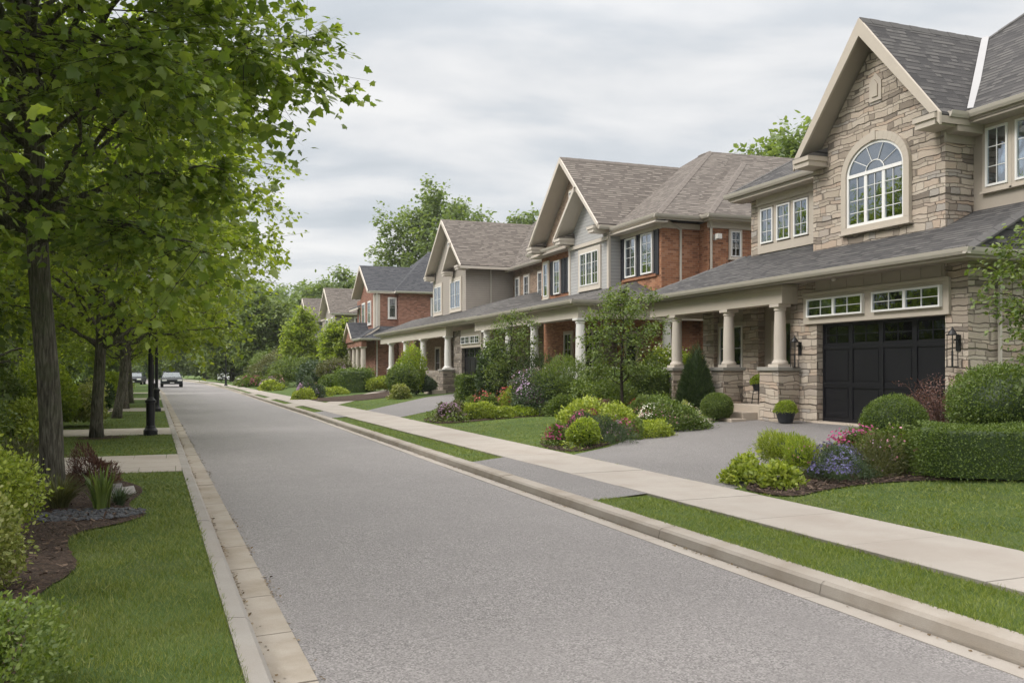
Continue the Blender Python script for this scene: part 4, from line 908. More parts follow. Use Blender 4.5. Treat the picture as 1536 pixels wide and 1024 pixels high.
s = MB(); s.box(14.0, 14.4, 48.96, 54.5, .2, 1.7); s.box(14.0, 14.4, 57.5, 63.5, .2, 1.7); s.build('porch_parapet', 'stone_dark', h)
s = MB(); s.box(14.4, 16.6, 48.5, 65.6, .2, .9); s.box(13.0, 13.79, 47.5, 49.2, .2, .6); s.build('porch_floor', 'concrete_step', h)
downpipe(h, [(17.0, 49.15, 7.6), (17.0, 49.15, 5.0)]); downpipe(h, [(13.62, 42.2, 4.25), (14.3, 42.9, 3.8), (14.4, 42.9, .4)])

# ================================================================ HOUSE 4 (red brick, slate roof)
h = thing('red_brick_house', 'fourth house, dark red brick with slate-grey roof and small pedimented porch', 'house', (14.5, 70, .45))
s = MB(); s.prism([(14.2, 68.6, .2), (14.2, 74.4, .2), (14.2, 74.4, 7.6), (14.2, 71.8, 9.6), (14.2, 68.6, 7.6)], (.4, 0, 0)); s.box(14.6, 26, 68.6, 78, .2, 7.7); s.box(16.0, 26, 68.1, 68.59, .2, 7.7); s.build('brick_wall', 'brick_dark', h)
s = MB(); s.box(14.15, 14.6, 68.55, 69.0, 4.7, 7.6); s.build('corner_board', 'trim_cream', h)
window(h, 'S', 68.6, 15.3, 15.95 - .12, 5.8, 7.3, 1, 2, 1, casing='white_trim', cw=.08, curtain=.9)
window(h, 'S', 68.1, 18.6, 19.2, 5.8, 7.3, 2, 3, 1, casing='white_trim', cw=.08, curtain=.4)
for a in (70.0, 72.4): window(h, 'W', 14.2, a, a + 1.1, 5.4, 7.1, 2, 2, 1, casing='white_trim', cw=.1, curtain=.9)
window(h, 'W', 14.6, 75.6, 76.7, 5.4, 7.1, 2, 2, 1, casing='white_trim', cw=.1, curtain=.9); window(h, 'W', 14.6, 75.6, 76.7, 1.2, 3.2, 2, 2, 1, casing='white_trim', cw=.1, curtain=.9)
sh, tr, gt, rk = MB(), MB(), MB(), MB()
gable(sh, tr, rk, 13.6, 20, 71.75, 3.3, 10.1, 7.85, board=.26)
e0 = (14.1, 68.2, 7.85); pk = (19.6, 72.5, 11.6)
roof(sh, tr, [(15.6, 67.7, 7.85), pk, (15.6, 78.5, 7.85)]); roof(sh, tr, [(15.6, 67.7, 7.85), (27, 67.7, 7.85), (25, 72.5, 11.6), pk]); roof(sh, tr, [(15.6, 78.5, 7.85), pk, (25, 72.5, 11.6), (27, 78.5, 7.85)])
roof(sh, tr, [(14.0, 74.6, 7.0), (14.0, 78.6, 7.0), (16.5, 78.6, 8.3), (16.5, 74.6, 8.3)])
gutter(gt, (13.7, 68.3, 7.82), (15.6, 68.3, 7.82), (0, -1)); gutter(gt, (15.6, 67.7, 7.82), (26, 67.7, 7.82), (0, -1))
rk.build('rake_board', 'trim_cream', h); rk = MB(); gable(sh, tr, rk, 12.6, 15, 71.8, 1.9, 5.5, 4.2, board=.2); roof(sh, tr, [(12.8, 67.0, 4.15), (14.4, 67.8, 5.1), (14.4, 71.5, 5.1), (12.8, 71.5, 4.15)]); gutter(gt, (12.8, 67, 4.13), (12.8, 70, 4.13), (-1, 0)); gutter(gt, (12.7, 67, 4.13), (16, 67.0, 4.13), (0, -1)); roof(sh, tr, [(12.8, 67, 4.15), (16, 67, 4.15), (16, 68.3, 5.1), (14.4, 68.3, 5.1)])
sh.build('roof', ['shingle_slate', 'ridge_' + 'shingle_slate'[8:]], h); tr.build('roof_deck', 'trim_cream', h); gt.build('gutter', 'gutter_white', h); rk.build('rake_board', 'trim_cream', h)
s = MB(); s.box(12.9, 13.3, 67.3, 73.6, 3.5, 3.95); s.prism([(12.75, 70.2, 3.9), (12.75, 73.4, 3.9), (12.75, 71.8, 5.05)], (.2, 0, 0)); s.build('porch_beam', 'brick_dark', h)
for y in (67.6, 69.6, 71.2, 73.2): column(h, 13.1, y, 1.6, 3.5, .2, 'column_tan'); pedestal(h, 12.8, 13.4, y - .3, y + .3, .2, 1.6, 'brick_dark')
downpipe(h, [(14.35, 68.5, 7.7), (14.35, 68.5, .4)], 'gutter_white')

# ================================================================ HOUSES 5, 6 (far)
def far_house(name, label, Y, wall, rf, dx=0.):
    h = thing(name, label, 'house', (14.5 + dx, Y, .45)); X = 14.4 + dx
    s = MB(); s.prism([(X, Y - 3.2, .2), (X, Y + 3.2, .2), (X, Y + 3.2, 7.2), (X, Y, 9.6), (X, Y - 3.2, 7.2)], (.6, 0, 0)); s.box(X + .6, X + 11, Y - 3.2, Y + 9, .2, 7.3); s.build('wall', wall, h)
    sh, tr, rk, gt = MB(), MB(), MB(), MB()
    gable(sh, tr, rk, X - .6, X + 6, Y, 3.7, 10.05, 7.3, board=.26)
    a = (X + .5, Y - 3.8, 7.35); pk = (X + 5.5, Y + 2.5, 11.2)
    roof(sh, tr, [a, pk, (X + .5, Y + 9.6, 7.35)]); roof(sh, tr, [a, (X + 12, Y - 3.8, 7.35), (X + 8, Y + 2.5, 11.2), pk]); roof(sh, tr, [(X + .5, Y + 9.6, 7.35), pk, (X + 8, Y + 2.5, 11.2), (X + 12, Y + 9.6, 7.35)])
    roof(sh, tr, [(X - 1.4, Y - 3.6, 3.9), (X - 1.4, Y + 8, 3.9), (X, Y + 8, 4.6), (X, Y - 3.6, 4.6)])
    gutter(gt, (X - .5, Y - 3.75, 7.3), (X + 11, Y - 3.75, 7.3), (0, -1)); gutter(gt, (X - 1.4, Y - 3.6, 3.88), (X - 1.4, Y + 8, 3.88), (-1, 0))
    sh.build('roof', [rf, 'ridge_' + rf[8:]], h); tr.build('roof_deck', 'trim_cream', h); rk.build('rake_board', 'trim_cream', h); gt.build('gutter', 'gutter_white', h)
    for y in (-2.2, .9): window(h, 'W', X, Y + y, Y + y + 1.3, 5.2, 6.9, 2, 2, 1, casing='white_trim', curtain=.8)
    window(h, 'W', X, Y - .4, Y + .4, 7.7, 8.7, 1, 2, 1, casing='white_trim', curtain=.5)
    window(h, 'S', Y - 3.2, X + 2, X + 3, 5.3, 6.9, 2, 2, 1, casing='white_trim', curtain=.5)
    for y in (-3.2, 0, 3.2, 6.4): column(h, X - 1.1, Y + y, .6, 3.7, .2, 'column_white')
far_house('grey_house', 'fifth house down the street, pale taupe walls and brown gabled roof half hidden by trees', 92.0, 'siding_taupe', 'shingle_brown')
far_house('distant_house', 'farthest house visible, grey-brown gable just showing above the roadside trees', 106.0, 'siding_grey', 'shingle_brown', -.4)
# ================================================================ plants
STICK = (np.array([(-.5, 0, 0), (.5, 0, 0), (.25, 1, 0), (0, 0, .8), (0, 1, .3)]), np.array([(0, 1, 2), (0, 3, 4), (0, 2, 3), (1, 2, 4)]))
def make_tree(name, label, cat, base, fork, tr, cc, rad, n1, n2, n3, nl, ls, leaf, tpl, seed, group=None, bark='bark', low=-.55, droop=.25, top=.62, lean=0., twig=.6, spread=.5, sq=2., wob=.04):
    """trunk with limbs; boughs, twigs and leaves grow from it into the crown. cc and rad relative to base"""
    rg = np.random.default_rng(seed); root = thing(name, label, cat, base, group)
    cc = np.array(cc, float); rad = np.array(rad, float); mb = MB()
    H = cc[2] + rad[2] * top; B = np.array(base)
    ph = rg.uniform(0, 6, 4)
    def tp(z): return np.array([wob * math.sin(z * 1.3 + ph[0]) + lean * z + (cc[0]) * (z / H) ** 2 * .7, wob * math.sin(z * 1.1 + ph[1]) + cc[1] * (z / H) ** 2 * .7, z])
    zs = np.linspace(0, H, 22); rr = [tr * (1.32 if z == 0 else 1.0 + .22 * math.exp(-z * 4)) * (1 - .12 * min(1, z / fork)) * (1 if z < fork else max(.12, 1 - .85 * (z - fork) / (H - fork))) for z in zs]
    mb.tube([B + tp(z) - (np.array([0, 0, .06]) if z == 0 else 0) for z in zs], rr, 14)
    SP, SD, SL, SW = [], [], [], []; TP, TD, TL = [], [], []
    for i in range(n1):
        g = (i + .5) / n1; zc = low + (1.0 - low) * g ** .9; a = i * 2.39996 + rg.uniform(-.3, .3)
        zc = min(zc, .98); rc = max(0, 1 - abs(zc) ** sq) ** (1 / sq)
        f = rg.uniform(.78, 1.06)
        tgt = cc + rad * np.array([rc * math.cos(a), rc * math.sin(a), zc]) * f
        hs = fork * rg.uniform(.96, 1.1) + (H - fork) * max(0, g - .12) * .95 * (1 if tgt[2] > fork else .6)
        hs = min(hs, H * .97); st = tp(hs); mid = st * .5 + tgt * .5 + np.array([0, 0, .14 * np.linalg.norm(tgt - st)])
        ts = np.linspace(0, 1, 9); pth = np.array([(1 - t_) ** 2 * st + 2 * t_ * (1 - t_) * mid + t_ * t_ * tgt for t_ in ts]); pth[1:-1] += rg.normal(0, .05, (7, 3))
        r0 = tr * rg.uniform(.28, .46) * (1 - .45 * g); mb.tube([B + p for p in pth], [max(.008, r0 * (1 - .9 * t_)) for t_ in ts], 7)
        L = np.linalg.norm(tgt - st)
        for j in range(n2):
            t_ = rg.uniform(.28, 1.) ** .8; k = min(7, int(t_ * 8)); u = t_ * 8 - k; p = pth[k] * (1 - u) + pth[k + 1] * u
            ax = (pth[k + 1] - pth[k]); ax /= np.linalg.norm(ax)
            d = ax * .6 + rg.normal(0, 1, 3) * [1, 1, .5] * .75; d /= np.linalg.norm(d)
            out = (p - cc) / rad; d += .3 * out * rad / rad.max(); d /= np.linalg.norm(d)
            ln = L * spread * rg.uniform(.25, .6) * (1.25 - .5 * t_)
            SP.append(p); SD.append(d); SL.append(ln); SW.append(max(.012, r0 * .35))
            for q in range(n3):
                v = rg.uniform(.15, 1.); e = p + d * ln * v; dd = d * .55 + rg.normal(0, .7, 3) * [1, 1, .55]; dd /= np.linalg.norm(dd)
                dd[2] -= droop * .5
                TP.append(e); TD.append(dd); TL.append(twig * rg.uniform(.5, 1.2))
    o = mb.build('trunk', bark, root, smooth=True)
    TP, TD, TL = np.array(TP), np.array(TD), np.array(TL); n = len(TP)
    V1, F1 = scatter(np.array(SP), np.array(SD), rg.normal(size=(len(SP), 3)), np.array(SL), (STICK[0] * [.017, 1, .017], STICK[1]))
    V2, F2 = scatter(TP, TD, rg.normal(size=(n, 3)), TL, (STICK[0] * [.010, 1, .010], STICK[1]))
    t_ = rg.uniform(.1, 1.05, (n, nl)); P = TP[:, None, :] + TD[:, None, :] * (TL[:, None] * t_)[:, :, None]; P[:, :, 2] -= droop * .25 * t_ ** 2 * TL[:, None]
    P = P.reshape(-1, 3) + rg.normal(0, ls * .55, (n * nl, 3)); D = np.repeat(TD, nl, 0) * .7 + rg.normal(0, .75, (n * nl, 3)) * [1, 1, .5]; D[:, 2] -= droop
    Nn = np.tile([0, 0, 1.], (n * nl, 1)) + rg.normal(0, .45, (n * nl, 3))
    s = ls * rg.uniform(.45, 1.3, n * nl); V3, F3 = scatter(P, D, Nn, s, tpl)
    V = np.concatenate([V1, V2, V3]); F = np.concatenate([F1, F2 + len(V1), F3 + len(V1) + len(V2)])
    mi = np.concatenate([np.ones(len(F1) + len(F2)), np.zeros(len(F3))])
    np_obj('crown', V, F, [leaf, 'bark_dark'], root, midx=mi)
    return root
def lump(D, rg, amp, k=5, fr=3.0):
    r = np.ones(len(D))
    for _ in range(k):
        w = unit(rg.normal(size=(1, 3)))[0] * fr * rg.uniform(.6, 1.6); r += amp / k ** .5 * np.sin(D @ w + rg.uniform(0, 6))
    return r
def shell(shape, rg, n, R_, H, amp):
    """points and outward normals on a plant's outline; base at z=0"""
    rx, ry = R_
    if shape in ('ball', 'loose'):
        D = sphere_dirs(rg, n); D = D[D[:, 2] > -.75]; r = lump(D, rg, amp); P = D * r[:, None] * [rx, ry, H / 2] + [0, 0, H * .5]; Nn = unit(D / [rx, ry, H / 2])
    elif shape == 'mound':
        D = sphere_dirs(rg, n); D[:, 2] = abs(D[:, 2]); r = lump(D, rg, amp, fr=4.5); P = D * r[:, None] * [rx, ry, H]; Nn = unit(D / [rx, ry, H])
    elif shape == 'cone':
        z = 1 - np.sqrt(rg.uniform(0, 1, n)); a = rg.uniform(0, 2 * np.pi, n); D = np.column_stack([np.cos(a), np.sin(a), z * 2])
        r = lump(D, rg, amp, fr=5) * np.minimum(1, (1 - z) ** .75 * 1.12) * np.minimum(1, .72 + z * 2.2)
        P = np.column_stack([np.cos(a) * r * rx, np.sin(a) * r * ry, z * H]); Nn = unit(np.column_stack([np.cos(a), np.sin(a), np.full(n, .45)]))
    elif shape == 'box':
        D = rg.uniform(-1, 1, (n, 3)); D[:, 2] = rg.uniform(0, 1, n)
        ax = rg.choice(3, n, p=np.array([ry * H, rx * H, rx * ry * 1.0]) / (ry * H + rx * H + rx * ry)); sg = rg.choice([-1, 1], n)
        sg = np.where(ax == 2, 1, sg); D[np.arange(n), ax] = sg
        Nn = np.zeros((n, 3)); Nn[np.arange(n), ax] = sg
        P = D * [rx, ry, H]; e = np.abs(D) ** 8; sh_ = 1 - .06 * np.clip(e.sum(1) - 1, 0, 2)[:, None]; P = P * [1, 1, 1] * np.where(ax[:, None] >= 0, sh_, 1)
        w = lump(P, rg, amp, fr=4 / max(.3, min(rx, ry)) * .5)[:, None]; P = P + Nn * (w - 1) * min(rx, ry, H)
    return P, Nn
def shrub(name, label, cat, xy, R_, H, shape, ls, leaf, flowers=None, group=None, z=None, tpl=RHOMB, amp=.07, cover=2.2, seed=None, lay=.16, core=.86, maxn=15000, up=.25, parent=None):
    seed = seed if seed is not None else int(abs(xy[0] * 911 + xy[1] * 377)) + len(label); rg = np.random.default_rng(seed)
    if z is None: z = float(ZY(xy[0]))
    if amp >= .1 and shape != 'box': amp *= 1.7
    if core and amp > .05 and shape != 'box': core *= max(.45, 1 - 1.5 * amp)
    if isinstance(R_, (int, float)): R_ = (R_, R_)
    area = math.pi * (R_[0] + R_[1]) * H + math.pi * R_[0] * R_[1]
    n = int(min(maxn, cover * area / (ls * ls * .33))); st = rg.bit_generator.state
    P, Nn = shell(shape, rg, n, R_, H, amp); n = len(P)
    c = np.array([0, 0, H * .42]); loose_ = (rg.random(n)[:, None] < .12) * (.24 if amp >= .1 else .03) * rg.random((n, 1))   # stray sprigs past the outline
    P = c + (P - c) * (1 - lay * rg.random(n)[:, None] ** 1.5 + .03 * rg.normal(size=(n, 1)) + loose_)
    D = Nn * .8 + rg.normal(0, .65, (n, 3)) + [0, 0, up]; V, F = scatter(P, D, Nn + rg.normal(0, .6, (n, 3)), ls * rg.uniform(.6, 1.3, n), tpl)
    mi = np.zeros(len(F))
    mats = [leaf]
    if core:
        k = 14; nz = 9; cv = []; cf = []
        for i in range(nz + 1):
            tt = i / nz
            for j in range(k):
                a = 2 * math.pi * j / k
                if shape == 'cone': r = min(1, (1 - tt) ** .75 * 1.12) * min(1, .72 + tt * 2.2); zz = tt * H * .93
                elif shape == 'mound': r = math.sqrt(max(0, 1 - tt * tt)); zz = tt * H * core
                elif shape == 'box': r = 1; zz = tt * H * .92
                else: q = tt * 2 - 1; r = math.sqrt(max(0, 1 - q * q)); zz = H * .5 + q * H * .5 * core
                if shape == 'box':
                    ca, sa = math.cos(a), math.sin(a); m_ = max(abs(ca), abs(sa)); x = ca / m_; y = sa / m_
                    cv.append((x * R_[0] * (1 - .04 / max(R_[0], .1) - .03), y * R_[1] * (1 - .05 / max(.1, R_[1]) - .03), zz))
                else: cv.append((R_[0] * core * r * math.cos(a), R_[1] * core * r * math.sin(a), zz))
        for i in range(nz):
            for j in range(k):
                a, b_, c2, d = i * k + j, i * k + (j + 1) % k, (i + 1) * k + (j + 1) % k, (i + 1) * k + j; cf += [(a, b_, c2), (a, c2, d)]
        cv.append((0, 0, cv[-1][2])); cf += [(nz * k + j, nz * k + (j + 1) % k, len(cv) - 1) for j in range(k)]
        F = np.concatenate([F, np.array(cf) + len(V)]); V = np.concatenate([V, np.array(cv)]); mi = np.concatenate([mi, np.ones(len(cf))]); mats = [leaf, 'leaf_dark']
    if flowers:
        root = thing(name, label, cat, (xy[0], xy[1], z), group); np_obj('foliage', V, F, mats, root, midx=mi)
        for fm, cnt, fs in (flowers if isinstance(flowers[0], tuple) else (flowers,)):
            rg2 = np.random.default_rng(seed + 5); rg2.bit_generator.state = st
            P2, N2 = shell(shape, rg2, cnt * 2, R_, H, amp); keep = (P2[:, 2] > H * .28); P2, N2 = P2[keep][:cnt], N2[keep][:cnt]
            P2 = P2 * 1.03 + rg.normal(0, fs * .5, P2.shape)
            X2 = unit(np.cross(N2, rg.normal(size=N2.shape))); V4, F4 = scatter(P2, X2, N2 + rg.normal(0, .4, N2.shape), fs * rg.uniform(.6, 1.3, len(P2)), FLOWER)
            np_obj('blossoms', V4, F4, fm, root)
    else:
        root = np_obj(name, V, F, mats, loc=(xy[0], xy[1], z), midx=mi); tag(root, label, cat, group)
    return root
def spears(name, label, cat, xy, R_, H, n, leaf, z, w=.05, seed=3, group=None, arch=.5):
    """clump of long arching blades"""
    rg = np.random.default_rng(seed); V = []; F = []
    for i in range(n):
        a = rg.uniform(0, 6.28); r0 = R_ * .25 * rg.random(); L = H * rg.uniform(.6, 1.15); o_ = np.array([math.cos(a), math.sin(a), 0]); sd_ = np.array([-o_[1], o_[0], 0]); tl = rg.uniform(.2, 1.) * arch
        k = len(V)
        for s_ in range(6):
            t_ = s_ / 5; p = o_ * (r0 + R_ * 1.1 * tl * t_ ** 1.6) + np.array([0, 0, L * (t_ - .45 * tl * t_ ** 2.4)]); ww = w * (1 - t_) ** .6 * (.5 + t_)
            V += [p - sd_ * ww / 2, p + sd_ * ww / 2]
        for s_ in range(5): a0 = k + 2 * s_; F += [(a0, a0 + 1, a0 + 3), (a0, a0 + 3, a0 + 2)]
    o = np_obj(name, np.array(V), np.array(F), leaf, loc=(xy[0], xy[1], z)); tag(o, label, cat, group); return o

# ---- street trees on the left
ROW = 'maples in the left verge'
t1 = make_tree('maple_tree', 'nearest street maple with thick mossy trunk and dark green overhanging crown', 'tree', (-1.52, 12.4, ZV), 3.3, .138, (-1.0, -1.8, 7.1), (3.8, 5.8, 4.6), 76, 14, 7, 14, .102, 'leaf_maple', MAPLE, 11, ROW, twig=.8, droop=.34, low=-.90, spread=.5, sq=3.)
t2 = make_tree('maple_tree', 'second street maple, forked low above a ring of mulch beside the first lamp post', 'tree', (-1.77, 22.9, ZV), 2.0, .135, (.3, 0, 5.7), (4.0, 4.6, 3.9), 48, 11, 6, 12, .14, 'leaf_lime', OVAL, 21, ROW, twig=.8, droop=.25, low=-.80, spread=.55)
t3 = make_tree('maple_tree', 'third street maple with a curved trunk in the verge', 'tree', (-1.85, 32.2, ZV), 2.3, .135, (.1, 0, 6.3), (4.2, 4.8, 4.2), 40, 10, 6, 12, .16, 'leaf_lime', OVAL, 31, ROW, twig=.85, droop=.2, low=-.7, spread=.55, wob=.13)
for i, (x, y, rz, sc, lb) in enumerate(((-2.0, 40, 1.3, 1., 'fourth street maple, trunk close behind the curved one'), (-2.25, 46.8, 2.9, .97, 'fifth street maple from the camera, slim trunk in the verge'), (-2.9, 56, .6, 1.02, 'sixth street maple along the left kerb, pale lit trunk'), (-3.4, 65, 4.1, 1., 'seventh street maple along the left kerb'), (-4.0, 76, 2.2, 1.05, 'eighth street maple, near the oncoming car'), (-5.2, 92, 5., 1.1, 'farthest street maple in the left row'))):
    c = copy_tree(t2 if i % 2 else t3); c.location = (x, y, ZV); c.rotation_euler.z = rz; c.scale = (sc, sc, sc); tag(c, lb)
# ---- wooded edge on the far left
WD = 'trees behind the left garden'
b1 = make_tree('garden_tree', 'dark leafy tree behind the left garden shrubs, nearest to the camera', 'tree', (-6.5, 14.5, ZV), 1.6, .16, (0, 0, 4.6), (3.4, 4.0, 4.4), 26, 10, 6, 10, .17, 'leaf_mid', OVAL, 41, WD, low=-.9, twig=.9)
for i, (x, y, rz, sc, lb) in enumerate(((-7.2, 22, 1., 1.05, 'dark leafy tree beside the second street maple, deep in the garden'), (-7.6, 30, 2.4, 1.1, 'leafy garden tree behind the third street maple'), (-8, 39, 4., 1.15, 'leafy garden tree behind the fifth street maple'), (-8.6, 50, 5.2, 1.2, 'leafy garden tree farther down the left gardens'), (-9.5, 64, .4, 1.3, 'last leafy garden tree before the oncoming car'), (-11.5, 17, 3.3, 1.5, 'taller leafy tree at the far left edge of the picture'), (-10.5, 82, 3., 1.6, 'tall leafy tree left of the oncoming car'))):
    c = copy_tree(b1); c.location = (x, y, ZV); c.rotation_euler.z = rz; c.scale = (sc, sc, sc * 1.05); tag(c, lb)
HG = 'tall dark hedges behind the left gardens'
hd = shrub('tall_hedge', 'tall dark evergreen hedge behind the nearest left garden', 'hedge', (-8.2, 18, ), (1.2, 6.), 3.6, 'box', .16, 'leaf_dark', z=ZV, group=HG, amp=.12, maxn=16000, lay=.3)
for x, y, lb in ((-9.2, 31, 'tall dark evergreen hedge behind the second and third street maples'), (-10.5, 45, 'tall dark evergreen hedge farther down the left gardens'), (-12, 60, 'farthest tall dark evergreen hedge on the left')):
    c = copy_tree(hd); c.location = (x, y, ZV); tag(c, lb)
# ---- left garden shrubs
LS = 'shrubs in the left garden bed'
shrub('juniper', 'dark green spreading juniper in the bottom left corner', 'shrub', (-1.02, 4.75), (.47, .9), .60, 'mound', .024, 'leaf_mid', z=ZV, amp=.16, lay=.3, tpl=OVAL, group=LS, up=.6)
shrub('variegated_shrub', 'cream and green variegated shrub between the juniper and the golden spirea', 'shrub', (-1.5, 7.1), (.38, .45), .66, 'loose', .034, 'leaf_gold', z=ZV, amp=.16, lay=.35, tpl=OVAL, group=LS)
shrub('golden_spirea', 'bright yellow-green spirea left of the mossy trunk', 'shrub', (-1.85, 9.2), (.62, .8), 1.02, 'loose', .038, 'leaf_yellow', z=ZV, amp=.15, lay=.35, tpl=OVAL, group=LS, up=.5)
shrub('yew_shrub', 'low dark yew under the golden spirea by the bark mulch', 'shrub', (-1.9, 6.1), (.7, .8), .6, 'mound', .035, 'leaf_mid', z=ZV, amp=.15, lay=.3, tpl=OVAL, group=LS)
shrub('round_leaved_shrub', 'large dark green shrub at the left edge behind the spirea', 'shrub', (-3.4, 14.6), (1.1, 1.2), 1.75, 'loose', .06, 'leaf_mid', z=ZV, amp=.12, lay=.3, tpl=OVAL, group=LS)
shrub('heather_shrub', 'reddish brown low shrub directly right of the mossy trunk base', 'shrub', (-1.12, 13.6), (.36, .36), .46, 'mound', .05, 'leaf_red', z=ZV, amp=.2, lay=.4, tpl=NEEDLE, group=LS, core=.6, up=.9)
shrub('olive_shrub', 'feathery olive shrub left of the mossy trunk base', 'shrub', (-2.25, 13.3), (.6, .6), .55, 'mound', .06, 'leaf_olive', z=ZV, amp=.2, lay=.4, tpl=NEEDLE, group=LS, up=.9)
spears('iris_clump', 'clump of upright green sword leaves beside the slate chips', 'plant', (-.82, 11.0), .34, .52, 90, 'leaf_mid', ZV, .035, 5)
spears('ornamental_grass', 'fine grey-green grass clump in front of the mossy trunk', 'plant', (-1.28, 11.3), .42, .46, 420, 'leaf_olive', ZV, .012, 6, arch=1.)
spears('sedge_clump', 'small low sedge at the point of the slate chips', 'plant', (-.66, 11.35), .22, .26, 160, 'leaf_blue', ZV, .014, 7, arch=1.)
for (x, y, r, hh, lf, lb) in ((-3.0, 21.0, .55, .9, 'leaf_yellow', 'bright green shrub between the first and second street maples'), (-2.75, 19.9, .3, .5, 'leaf_yellow', 'small lime shrub at the foot of the bright green shrub'), (-2.7, 27.9, .75, 1.1, 'leaf_gold', 'pale blotched shrub left of the second maple trunk'), (-3.4, 27, .8, 1.7, 'leaf_lime', 'tall lime shrub behind the pale blotched shrub'), (-4.2, 24, .9, 1.4, 'leaf_mid', 'mid green shrub behind the bright green shrub'), (-2.9, 34, .75, 1.2, 'leaf_dark', 'dark rounded shrub right of the second maple trunk'), (-3.1, 43, .8, 1.5, 'leaf_lime', 'light green shrub behind the third street maple'), (-3.3, 50, .8, 1.2, 'leaf_mid', 'green shrub behind the fifth street maple'), (-3.8, 60, .9, 1.2, 'leaf_yellow', 'yellowish shrub beside the sixth street maple'), (-4.6, 72, 1.0, 1.3, 'leaf_mid', 'green shrub beside the seventh street maple'), (-4.4, 17.2, .9, 1.5, 'leaf_dark', 'dark shrub behind the large left-edge shrub')):
    shrub('garden_shrub', lb, 'shrub', (x, y), r, hh, 'loose', .075 if y < 30 else .11, lf, z=ZV, amp=.14, lay=.3, tpl=OVAL, group='shrubs along the left gardens')
def stones(name, label, cat, cx, cy, rx, ry, n, s0, s1, z, mat, seed, kind=None):
    rg = random.Random(seed); mb = MB()
    for i in range(n):
        a = rg.uniform(0, 6.28); r = math.sqrt(rg.random()); x = cx + rx * r * math.cos(a); y = cy + ry * r * math.sin(a); s_ = rg.uniform(s0, s1); q = [rg.uniform(.6, 1.3) for _ in range(8)]; yaw = rg.uniform(0, 3)
        vs = []
        for k, (dx, dy, dz) in enumerate(((-1, -1, -1), (1, -1, -1), (1, 1, -1), (-1, 1, -1), (-.7, -.7, 1), (.7, -.7, 1), (.7, .7, 1), (-.7, .7, 1))):
            X_ = dx * s_ * q[k]; Y_ = dy * s_ * q[(k + 3) % 8] * .7; vs.append((x + X_ * math.cos(yaw) - Y_ * math.sin(yaw), y + X_ * math.sin(yaw) + Y_ * math.cos(yaw), z + dz * s_ * .35 * q[k]))
        mb.add(vs, [(0, 3, 2, 1), (4, 5, 6, 7), (0, 1, 5, 4), (1, 2, 6, 5), (2, 3, 7, 6), (3, 0, 4, 7)])
    o = mb.build(name, mat, bevel=.003, loc=(cx, cy, z)); tag(o, label, cat, kind=kind); return o
stones('slate_chips', 'dark slate chips spread in the left bed', 'stones', -.95, 10.65, .62, .42, 420, .012, .034, ZV + .03, 'slate_chip', 2, 'stuff')
stones('garden_rock', 'flat pale grey rock at the lawn edge behind the sword leaves', 'rock', -.66, 12.35, .01, .01, 1, .14, .15, ZV + .05, 'rock_pale', 4)
stones('garden_rock', 'dark grey rock just behind the flat pale rock', 'rock', -.78, 12.75, .01, .01, 1, .12, .13, ZV + .05, 'rock', 8)
def chips(poly, n, z0, label, seed, near):
    rg_ = np.random.default_rng(seed); P = np.array(poly); Q = rg_.uniform(P.min(0), P.max(0), (n * 4, 2)); Q = Q[pip(poly, Q)]; Q = Q[np.hypot(Q[:, 0], Q[:, 1]) < near][:n]
    k = len(Q); zz = (np.full(k, ZV) if z0 is None else ZY(Q[:, 0])) + rg_.uniform(.018, .045, k)
    D = np.column_stack([rg_.normal(size=k), rg_.normal(size=k), rg_.normal(0, .25, k)]); V, F = scatter(np.column_stack([Q, zz]), D, np.column_stack([rg_.normal(0, .4, k), rg_.normal(0, .4, k), np.ones(k)]), rg_.uniform(.02, .065, k), (NEEDLE[0] * [2.2, 1, 1], NEEDLE[1]))
    o = np_obj('bark_chips', V, F, 'chip'); tag(o, label, 'bark chips', kind='stuff')
leafmat('chip', (.03, .018, .012), (.085, .052, .035), (.20, .14, .10), .0, .9)
def grit(name, label, fx, y0, y1, n, z, seed):
    rg_ = np.random.default_rng(seed); y = y0 + (y1 - y0) * rg_.random(n) ** 1.6; clump = .5 + .5 * np.sin(y * 2.3 + np.sin(y * .7) * 3); keep = rg_.random(n) < clump ** 1.5 + .1; y = y[keep]; k = len(y)
    x = fx(y) + np.abs(rg_.normal(0, .028, k)); D = np.column_stack([rg_.normal(size=k), rg_.normal(size=k), rg_.normal(0, .1, k)])
    V, F = scatter(np.column_stack([x, y, np.full(k, z)]), D, np.tile([0, 0, 1.], (k, 1)) + rg_.normal(0, .3, (k, 3)), rg_.uniform(.006, .024, k), (NEEDLE[0] * [4.5, 1, 1], NEEDLE[1]))
    tag(np_obj(name, V, F, 'grit'), label, 'grit', kind='stuff')
leafmat('grit', (.06, .04, .02), (.16, .11, .06), (.30, .23, .13), .0, .9)
grit('gutter_grit', 'brown grit and leaf crumbs lying in the left gutter', lambda y: XL(y) - .245, 3.5, 45, 4500, .003, 1)
grit('gutter_grit', 'brown grit at the asphalt edge beside the left gutter stones', lambda y: XL(y) - .004, 3.5, 30, 1400, .008, 2)
grit('gutter_grit', 'brown grit lying in the right gutter', lambda y: -XR(-y) if False else XR(y) + .13, 2.5, 30, 1500, .003, 3)
chips(BED_L, 9000, None, 'loose shredded bark chips on the left bed', 5, 13)
chips(BED_R1, 9000, 1, 'loose shredded bark chips on the bed beside the near driveway', 6, 16)
chips(BED_2, 6000, 1, 'loose shredded bark chips on the bed across the near driveway', 7, 22)
